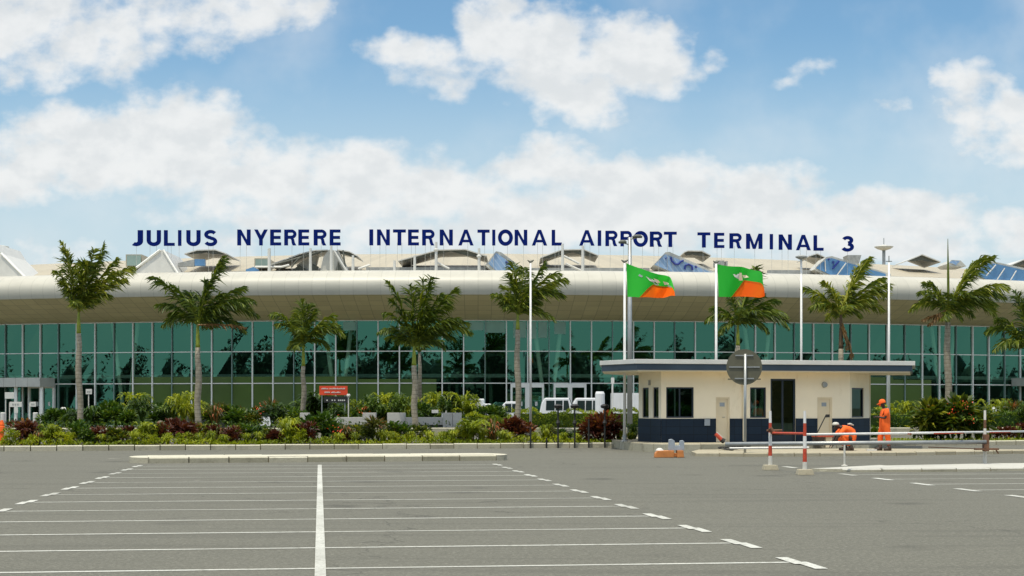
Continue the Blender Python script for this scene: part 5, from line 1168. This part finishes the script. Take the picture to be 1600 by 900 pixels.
# ------------------------------------------------------------------ barrier posts and booms
def stripes(px, y0, y1, D, z0, label, bands, base=True):
    q = PG(px, D, z0); t_ = thing('barrier_post', label, 'barrier post', q, 'striped barrier posts')
    zt = P(px, y0, D).z; zb = z0 + (.13 if base else 0); H = zt - zb
    for f0, f1, mt in bands:
        mb = MB(); r0 = .056 - .024 * f0; r1 = .056 - .024 * f1; mb.tube([(q.x, q.y, zb + H * f0), (q.x, q.y, zb + H * f1)], [r0, r1], 12, cap=True); mb.build('band', M[mt], t_, smooth=False)
    if base:
        mb = MB(); s, s2 = .2, .165
        mb.hexa([q + Vector((x * s, y * s, 0)) for x, y in ((-1, -1), (1, -1), (1, 1), (-1, 1))] + [q + Vector((x * s2, y * s2, .135)) for x, y in ((-1, -1), (1, -1), (1, 1), (-1, 1))]); mb.build('concrete_base', M['sand'], t_, bevel=.012)
    return t_
stripes(1203.5, 642, 735, 42.2, 0, 'red and white post on a concrete base, nearest the round sign', [(0, .17, 'postdirty'), (.17, .36, 'red'), (.36, .6, 'poleswhite'), (.6, .78, 'red'), (.78, 1, 'poleswhite')])
stripes(1257.5, 642, 743, 39.2, 0, 'red and white post on a concrete base, nearest the camera', [(0, .13, 'postdirty'), (.13, .36, 'red'), (.36, .57, 'poleswhite'), (.57, .79, 'red'), (.79, 1, 'poleswhite')])
t_ = stripes(1539, 641, 728, 44.9, .07, 'rusty striped barrier post standing on the white kerb island', [(0, .32, 'postdirty'), (.32, .46, 'red'), (.46, .66, 'postdirty'), (.66, .82, 'rust'), (.82, 1, 'postdirty')], False)
def rail(name, pts, r_, mat, label, cat='barrier boom', group=None):
    mb = MB(); mb.tube(pts, r_, 12); return tag(mb.build(name, M[mat], origin=pts[0]), label, cat, group)
a = P(1259, 679, 39.4); b_ = P(1615, 674, 47.6); 
t_ = thing('upper_boom', 'upper white barrier boom with red patches from the near post to the right edge', 'barrier boom', a)
mb = MB(); mb.tube([a, b_], .03, 12); mb.build('pole', M['poleswhite'], t_, smooth=True)
for x0, x1 in ((1417, 1423), (1458, 1505), (1545, 1578)):
    f0 = (x0 - 1259) / 356; f1 = (x1 - 1259) / 356
    def at(px):
        k = (px - 800) / F; d_ = b_ - a; s = (k * a.y - a.x) / (d_.x - k * d_.y); return a + d_ * s
    mb = MB(); mb.tube([at(x0) - Vector((0, .004, .008)), at(x1) - Vector((0, .004, .008))], .027, 12); mb.build('red_patch', M['red'], t_, smooth=True)
a2 = P(1133, 694, 45.3); b2 = P(1541, 690.5, 44.7)
t_ = thing('lower_boom', 'thick grey lower barrier pipe from the round sign to the rusty post', 'barrier boom', a2)
mb = MB(); mb.tube([a2, b2], .058, 14); mb.build('pipe', M['grey'], t_, smooth=True)
mb = MB(); q = PG(1319.5, 45.0, 0); mb.tube([q, P(1319.5, 695, 45.0)], .028, 8); mb.lathe(q, [(.09, 0), (.09, .02), (.03, .04)], 10); mb.build('leg', M['postdirty'], t_)
mb = MB(); q = P(1538.5, 691, 44.8); mb.box((q.x - .03, q.y - .1, q.z - .25), (q.x + .1, q.y + .1, q.z + .22)); mb.build('bracket', M['rust'], t_)
rail('low_pipe', [P(1140, 700.5, 45.6), P(1264, 699.5, 45.4)], .03, 'poleswhite', 'thin white pipe just below the grey pipe at its left end', 'pipe')
mb = MB(); mb.tube([P(1205, 676.5, 42.2), P(1257, 677.5, 39.3)], .032, 10, 0); mb.tube([P(1198, 673, 42.1), P(1222, 672.5, 42.1)], .03, 8, 1); mb.tube([P(1203, 669, 42.05), P(1208, 676, 42.05)], .06, 8, 1)
tag(mb.build('connecting_rail', [M['red'], M['rust']], origin=P(1205, 676.5, 42.2)), 'short red rail joining the two red and white posts', 'rail')
q = P(1540, 702, 44.7); mb = MB(); mb.box((q.x - .3, q.y - .1, q.z - .02), (q.x + .35, q.y + .1, q.z + .03)); mb.tube([q + Vector((.28, 0, 0)), q + Vector((.36, 0, -.12))], .02, 6); mb.box((q.x - .06, q.y - .12, q.z - .05), (q.x + .06, q.y + .12, q.z + .14))
tag(mb.build('hinge_arm', M['rust'], origin=q), 'rusty hinge arm on the right barrier post', 'hinge')
rail('drop_arm', [P(1450, 698.5, 44.85), P(1542, 702, 44.7)], .012, 'rust', 'thin rusty rod reaching left from the right barrier post', 'rod')

# round sign seen from behind
D = 53.8; q = PG(1164, D, 0); t_ = thing('round_road_sign', 'round road sign seen from its grey back, in front of the booth', 'road sign', q)
mb = MB(); mb.tube([q, P(1164.5, 553, D)], .045, 10); mb.build('post', M['grey'], t_, smooth=True)
c = P(1163, 573.5, D + .12); mb = MB(); rr = 28 * D / F; mb.tube([c, c + Vector((0, .025, 0))], rr, 48); mb.build('disc', M['signback'], t_)
for yy, w, in ((555.5, 14), (573.5, 24), (591.5, 15)): mb = MB(); p = P(1163, yy, D + .10); mb.box((p.x - w * D / F, p.y - .012, p.z - .02), (p.x + w * D / F, p.y + .014, p.z + .02)); mb.build('bracket', M['grey'], t_)
mb = MB()
for s in (-1, 1): p = P(1163 + s * 21.5, 592.5, D + .13); mb.box((p.x - .09, p.y, p.z - .02), (p.x + .09, p.y + .02, p.z + .02))
mb.build('side_clip', M['signback'], t_)

# orange box with grey saddle
D = 52.4; q = PG(1046, D, 0); t_ = thing('orange_block', 'orange plastic block lying on the asphalt in front of the booth', 'block', q)
mb = MB(); a, b_ = PG(1023, D), PG(1069, D); H = .235
mb.prism([(a.x, D, 0), (a.x + (b_.x - a.x) * .66, D, 0), (a.x + (b_.x - a.x) * .66, D, H), (a.x + .1, D, H), (a.x + .02, D, H * .6)], (0, .42, 0)); mb.prism([(a.x + (b_.x - a.x) * .76, D, 0), (b_.x, D, 0), (b_.x - .02, D, H), (a.x + (b_.x - a.x) * .76, D, H)], (0, .42, 0)); mb.box((a.x + .3, D + .1, .02), (b_.x - .1, D + .4, .15)); mb.build('body', M['orangebox'], t_, bevel=.02)
mb = MB(); mb.lathe((a.x + .18, D + .2, H), [(.14, 0), (.1, .05), (.04, .08)], 8); mb.build('white_lump', M['white'], t_)
a, b_ = P(1045, 703, D + .15), P(1069, 686, D + .15); L = b_.x - a.x; z0_ = H + .004; z1_ = b_.z; mb = MB()
mb.prism([(a.x, D + .1, z0_), (b_.x, D + .1, z0_), (b_.x + .0, D + .1, z1_ - .08), (b_.x - .04, D + .1, z1_ - .04), (b_.x - .13, D + .1, z1_ - .06), (b_.x - .15, D + .1, z0_ + .15), (a.x + .2, D + .1, z0_ + .15), (a.x + .19, D + .1, z1_ - .06), (a.x + .1, D + .1, z1_), (a.x + .01, D + .1, z1_ - .02)], (0, .3, 0))
tag(mb.build('grey_saddle', M['greymat'], origin=(a.x, D + .1, z0_), bevel=.01), 'grey U-shaped saddle resting on the orange block', 'bracket')
a, b_ = P(1118, 678, 59.0), P(1130, 690, 59.0)
mb = MB(); mb.tube([a, a.lerp(b_, .75)], [.06, .075], 10, 0); mb.tube([a.lerp(b_, .75), b_ + Vector((.04, 0, 0))], [.085, .1], 10, 1); mb.tube([a + Vector((.05, .05, .06)), a.lerp(b_, .8) + Vector((.05, .05, .08))], .02, 6, 2)
tag(mb.build('fallen_cone', [M['red'], M['black'], M['white']], origin=b_), 'red cone-like tube leaning in front of the left cream door', 'cone')
mb = MB()
for k in range(4):
    c = PG(1134 + k * 9, 56.6, .14); mb.tube([c + Vector((.26 * math.cos(j * .5), .2 * math.sin(j * .5), .05 + .03 * k + .05 * math.sin(j * .4 + k))) for j in range(13)], .025, 6)
tag(mb.build('black_hose', M['black'], origin=PG(1140, 56.6, .13)), 'coiled black hose on the pale pavement by the round sign', 'hose')
# cleaning cart and broom
D = 59.6; q = PG(1287, D, .12); t_ = thing('cleaning_cart', 'low red and brown cleaning cart in front of the right cream door', 'cart', q)
mb = MB(); mb.hexa([q + Vector(v) for v in ((-.35, -.15, .1), (-.05, -.15, .1), (-.05, .15, .1), (-.35, .15, .1), (-.4, -.2, .42), (0, -.2, .42), (0, .2, .42), (-.4, .2, .42))]); mb.build('bucket', M['boot'], t_)
mb = MB(); mb.box((q.x - .42, q.y - .2, q.z + .43), (q.x + .38, q.y + .2, q.z + .50)); mb.build('tray', M['red'], t_)
mb = MB(); mb.box((q.x + .05, q.y - .12, q.z + .04), (q.x + .3, q.y + .12, q.z + .43)); mb.build('yellow_box', M['creamdoor'], t_)
mb = MB(); mb.tube([P(1274, 682, D - .25), P(1291, 648, D - .1)], .022, 8, 0); mb.box((P(1291, 648, D).x - .04, D - .15, P(1291, 652, D).z), (P(1291, 648, D).x + .1, D - .08, P(1291, 650, D).z + .06), 0)
tag(mb.build('broom', M['black'], origin=P(1274, 682, D - .25)), 'black broom leaning against the right cream door', 'broom')

# ------------------------------------------------------------------ people
def skin(name, J, E, mat, parent, root, sub=1):
    me = bpy.data.meshes.new(name); names = list(J); ix = {n_: i for i, n_ in enumerate(names)}
    me.from_pydata([J[n_][0] for n_ in names], [(ix[a], ix[b_]) for a, b_ in E], [])
    o = bpy.data.objects.new('tmp', me); col.objects.link(o)
    s = o.modifiers.new('s', 'SKIN'); s.use_smooth_shade = True
    for i, n_ in enumerate(names):
        r_ = J[n_][1]; me.skin_vertices[0].data[i].radius = r_ if isinstance(r_, tuple) else (r_, r_)
        me.skin_vertices[0].data[i].use_root = (n_ == root)
    b_ = o.modifiers.new('b', 'SUBSURF'); b_.levels = sub; b_.render_levels = sub
    bpy.context.view_layer.update()
    m2 = bpy.data.meshes.new_from_object(o.evaluated_get(bpy.context.evaluated_depsgraph_get())); m2.name = name
    bpy.data.objects.remove(o); bpy.data.meshes.remove(me)
    m2.materials.clear(); m2.materials.append(M[mat]); m2.polygons.foreach_set('use_smooth', [True] * len(m2.polygons))
    r_ = bpy.data.objects.new(name, m2); col.objects.link(r_); r_.parent = parent; return r_
def V3(f, s, z): return (-f, s, z)           # facing left (-X)
def hand(J, E, wrist, tag_, c, d, curl):
    c = Vector(c); d = Vector(d).normalized(); sd_ = d.cross(Vector((0, 0, 1)))
    sd_ = sd_.normalized() if sd_.length > .1 else Vector((0, 1, 0)); J[tag_ + 'palm'] = (tuple(c + d * .05), (.035, .022)); E.append((wrist, tag_ + 'palm'))
    for i, l in enumerate((.06, .07, .066, .05)):
        o_ = sd_ * (i - 1.5) * .02; p1 = c + d * .085 + o_; p2 = p1 + d * l * .5 + Vector((0, 0, -curl * .4)) * l; p3 = p2 + (d * .3 + Vector((0, 0, -curl))).normalized() * l * .45
        for nm, p, r_ in (('a', p1, .01), ('b', p2, .009), ('c', p3, .008)): J[tag_ + str(i) + nm] = (tuple(p), r_)
        E += [(tag_ + 'palm', tag_ + str(i) + 'a'), (tag_ + str(i) + 'a', tag_ + str(i) + 'b'), (tag_ + str(i) + 'b', tag_ + str(i) + 'c')]
    p1 = c + d * .03 - sd_ * .035; p2 = p1 + d * .035 - sd_ * .015
    J[tag_ + 't1'] = (tuple(p1), .011); J[tag_ + 't2'] = (tuple(p2), .009); E += [(tag_ + 'palm', tag_ + 't1'), (tag_ + 't1', tag_ + 't2')]
# standing worker
q = PG(1382.5, 56.5, .12)
w1 = thing('person', 'standing worker in orange overalls and orange cap, looking down at his hands', 'person', q)
J = {'pel': (V3(0, 0, .95), .15), 'wai': (V3(.01, 0, 1.1), .13), 'che': (V3(.0, 0, 1.33), .15), 'nb': (V3(.02, 0, 1.48), .07), 'nk': (V3(.05, 0, 1.53), .055),
     'h1': (V3(.085, 0, 1.60), (.078, .08)), 'h2': (V3(.09, 0, 1.68), (.088, .1)), 'h3': (V3(.07, 0, 1.745), (.06, .07)), 'nose': (V3(.185, 0, 1.635), .014), 'chin': (V3(.14, 0, 1.565), .03)}
E = [('pel', 'wai'), ('wai', 'che'), ('che', 'nb'), ('nb', 'nk'), ('nk', 'h1'), ('h1', 'h2'), ('h2', 'h3'), ('h1', 'nose'), ('h1', 'chin')]
for s, n_ in ((1, 'r'), (-1, 'l')):
    J.update({n_ + 'hip': (V3(0, .09 * s, .88), .1), n_ + 'kn': (V3(.115 * s + .03, .1 * s, .48), .068), n_ + 'an': (V3(.135 * s, .1 * s, .1), .045), n_ + 'to': (V3(.135 * s + .15, .11 * s, .05), .04),
              n_ + 'sh': (V3(-.01, .19 * s, 1.42), .065), n_ + 'el': (V3(.03, .25 * s, 1.15), .048), n_ + 'wr': (V3(.25, .1 * s, 1.19), .03)})
    E += [('pel', n_ + 'hip'), (n_ + 'hip', n_ + 'kn'), (n_ + 'kn', n_ + 'an'), (n_ + 'an', n_ + 'to'), ('che', n_ + 'sh'), (n_ + 'sh', n_ + 'el'), (n_ + 'el', n_ + 'wr')]
    hand(J, E, n_ + 'wr', n_ + 'h', V3(.26, .09 * s, 1.195), (-1, -.35 * s, .05), .8)
skin('body', J, E, 'skin', w1, 'pel')
J = {'pel': (V3(0, 0, .95), .23), 'wai': (V3(.0, 0, 1.1), .21), 'che': (V3(-.03, 0, 1.33), .235), 'nb': (V3(-.01, 0, 1.47), .12)}
E = [('pel', 'wai'), ('wai', 'che'), ('che', 'nb')]
for s, n_ in ((1, 'r'), (-1, 'l')):
    J.update({n_ + 'hip': (V3(.02 * s, .1 * s, .86), .16), n_ + 'kn': (V3(.115 * s + .03, .105 * s, .48), .105), n_ + 'an': (V3(.135 * s, .1 * s, .16), .085), n_ + 'sh': (V3(-.01, .2 * s, 1.42), .09), n_ + 'el': (V3(.02, .245 * s, 1.2), .075)})
    E += [('pel', n_ + 'hip'), (n_ + 'hip', n_ + 'kn'), (n_ + 'kn', n_ + 'an'), ('che', n_ + 'sh'), (n_ + 'sh', n_ + 'el')]
skin('overalls', J, E, 'orange', w1, 'pel')
def cap(cx, cy, cz, parent, tilt=0, sgn=-1, neck=True):
    mb = MB(); Mx_ = Matrix.Translation(Vector((cx, cy, cz)) + ORG[parent.name]) @ Matrix.Rotation(tilt, 4, 'Y')
    prof = [(.118, 0), (.122, .03), (.11, .08), (.08, .12), (.035, .14)]
    mb.lathe((0, 0, 0), prof, 16); mb.prism([(sgn * .05, -.1, -.005), (sgn * .12, -.09, -.005), (sgn * .2, -.03, -.015), (sgn * .2, .03, -.015), (sgn * .12, .09, -.005), (sgn * .05, .1, -.005)], (0, 0, .015))
    mb.v = [Mx_ @ v for v in mb.v]; mb.build('cap', M['orange'], parent, smooth=False)
cap(-.085, 0, 1.68, w1, rad(-12))
mb = MB(); mb.tube([q + Vector((-.165, -.06, 1.62)), q + Vector((-.18, 0, 1.625)), q + Vector((-.165, .06, 1.62))], [.035, .045, .035], 8); mb.build('face_mask', M['orange'], w1, smooth=True)
for s in (1, -1):
    mb = MB(); b0 = q + Vector((-.135 * s, .1 * s, 0)); mb.tube([b0 + Vector((.07, 0, .05)), b0 + Vector((-.05, 0, .055)), b0 + Vector((-.2, 0, .04))], [.05, .055, .04], 8); mb.tube([b0 + Vector((0, 0, .02)), b0 + Vector((0, 0, .2))], [.06, .065], 8); mb.build('boot', M['boot'], w1, smooth=True)
mb = MB(); mb.box((q.x - .41, q.y - .04, q.z + 1.2), (q.x - .33, q.y + .04, q.z + 1.215)); tag(mb.build('phone', M['black'], origin=(q.x - .37, q.y, q.z + 1.2)), 'small dark phone held by the standing worker', 'phone')
mb = MB(); mb.box((q.x - .64, q.y - .1, q.z), (q.x - .3, q.y + .12, q.z + .05)); tag(mb.build('white_slab', M['white'], origin=(q.x - .5, q.y, q.z)), 'small white slab on the pavement at the standing worker', 'slab')
# crouching worker, facing left and bending down
q = PG(1324, 56.6, .12)
w2 = thing('person', 'crouching worker in orange overalls bending low in front of the booth', 'person', q); w2.scale = (1.22, 1.22, 1.12)
def K2(f, s, z): return (-f, s, z)
J = {'pel': (K2(-.2, 0, .42), .14), 'wai': (K2(-.12, 0, .58), .13), 'che': (K2(.06, 0, .70), .14), 'nb': (K2(.18, 0, .74), .065), 'nk': (K2(.23, 0, .745), .05), 'h1': (K2(.30, 0, .74), .08), 'h2': (K2(.36, 0, .78), .09), 'nose': (K2(.42, 0, .68), .014)}
E = [('pel', 'wai'), ('wai', 'che'), ('che', 'nb'), ('nb', 'nk'), ('nk', 'h1'), ('h1', 'h2'), ('h1', 'nose')]
for s, n_ in ((1, 'r'), (-1, 'l')):
    J.update({n_ + 'hip': (K2(-.15, .1 * s, .36), .1), n_ + 'kn': (K2(.22, .17 * s, .42 - .06 * s), .07), n_ + 'an': (K2(-.02 + .05 * s, .14 * s, .1), .045), n_ + 'to': (K2(.12 + .05 * s, .15 * s, .05), .04),
              n_ + 'sh': (K2(.1, .18 * s, .7), .06), n_ + 'el': (K2(.3, .24 * s, .48), .045), n_ + 'wr': (K2(.42, .16 * s, .24), .03)})
    E += [('pel', n_ + 'hip'), (n_ + 'hip', n_ + 'kn'), (n_ + 'kn', n_ + 'an'), (n_ + 'an', n_ + 'to'), ('che', n_ + 'sh'), (n_ + 'sh', n_ + 'el'), (n_ + 'el', n_ + 'wr')]
    hand(J, E, n_ + 'wr', n_ + 'h', K2(.43, .15 * s, .22), (-.5, 0, -1), .3)
skin('body', J, E, 'skin', w2, 'pel')
J = {'pel': (K2(-.2, 0, .42), .19), 'wai': (K2(-.13, 0, .58), .19), 'che': (K2(.05, 0, .69), .19), 'nb': (K2(.15, 0, .73), .1)}
E = [('pel', 'wai'), ('wai', 'che'), ('che', 'nb')]
for s, n_ in ((1, 'r'), (-1, 'l')):
    J.update({n_ + 'hip': (K2(-.15, .11 * s, .36), .13), n_ + 'kn': (K2(.22, .17 * s, .42 - .06 * s), .105), n_ + 'an': (K2(-.01 + .05 * s, .14 * s, .15), .075), n_ + 'sh': (K2(.1, .19 * s, .7), .085), n_ + 'el': (K2(.29, .24 * s, .5), .07)})
    E += [('pel', n_ + 'hip'), (n_ + 'hip', n_ + 'kn'), (n_ + 'kn', n_ + 'an'), ('che', n_ + 'sh'), (n_ + 'sh', n_ + 'el')]
skin('overalls', J, E, 'orange', w2, 'pel')
mb = MB(); cc = q + Vector((-.34, 0, .8)); mb.lathe(cc, [(.1, 0), (.105, .03), (.09, .07), (.04, .1)], 14); mb.build('white_cap', M['offwhite'], w2, smooth=True)
mb = MB(); mb.tube([q + Vector((.16, -.1, .80)), q + Vector((.06, -.12, .84)), q + Vector((-.02, -.13, .84))], [.02, .035, .02], 8); mb.build('pale_bundle', M['offwhite'], w2, smooth=True)
for s in (1, -1):
    mb = MB(); b0 = q + Vector((-(-.02 + .05 * s), .14 * s, 0)); mb.tube([b0 + Vector((.08, 0, .05)), b0 + Vector((-.18, 0, .045))], [.055, .045], 8); mb.tube([b0 + Vector((0, 0, .03)), b0 + Vector((0, 0, .17))], .06, 8); mb.build('boot', M['boot'], w2, smooth=True)

# ------------------------------------------------------------------ wooded edge behind the car park (seen mirrored in the glass)
mb = MB(); Rb = random.Random(5)
for k in range(92):
    x = -320 + k * 7 + Rb.uniform(-3, 3); y = -34 + Rb.uniform(-8, 6) + max(0, abs(x) - 60) * .35; h_ = Rb.choice((7, 9, 10, 12, 14, 15)) * Rb.uniform(.85, 1.1); w_ = Rb.uniform(4, 7)
    mb.tube([(x, y, 0), (x, y, h_ * .6)], .3, 6, 0, .1)
    cy_ = h_ * .5
    mb.lathe((x, y, 0), [(w_ * q_ * Rb.uniform(.85, 1.1), h_ * z_) for q_, z_ in ((.5, .0), (.75, .15), (.85, .35), (.75, .6), (.45, .8), (.1, .9))], 9, 0, .1)
    for _ in range(700 if abs(x) < 150 else 300):
        v = Vector((Rb.gauss(0, 1), Rb.gauss(0, 1), Rb.gauss(0, 1))).normalized() * Rb.uniform(.8, 1.12); p = Vector((x + v.x * w_, y + v.y * w_, max(.3, h_ * .52 + v.z * h_ * .5)))
        d_ = Vector((Rb.gauss(0, 1), Rb.gauss(0, 1), Rb.gauss(0, 1))).normalized(); s_ = d_.cross(Vector((0, .3, 1))).normalized() * .3; mb.face([p - s_, p + d_ * .5, p + s_, p - d_ * .5], 0, Rb.random())
tag(mb.build('distant_wood', M['wood']), 'distant dark wood along the far edge of the car park', 'wood', kind='stuff')
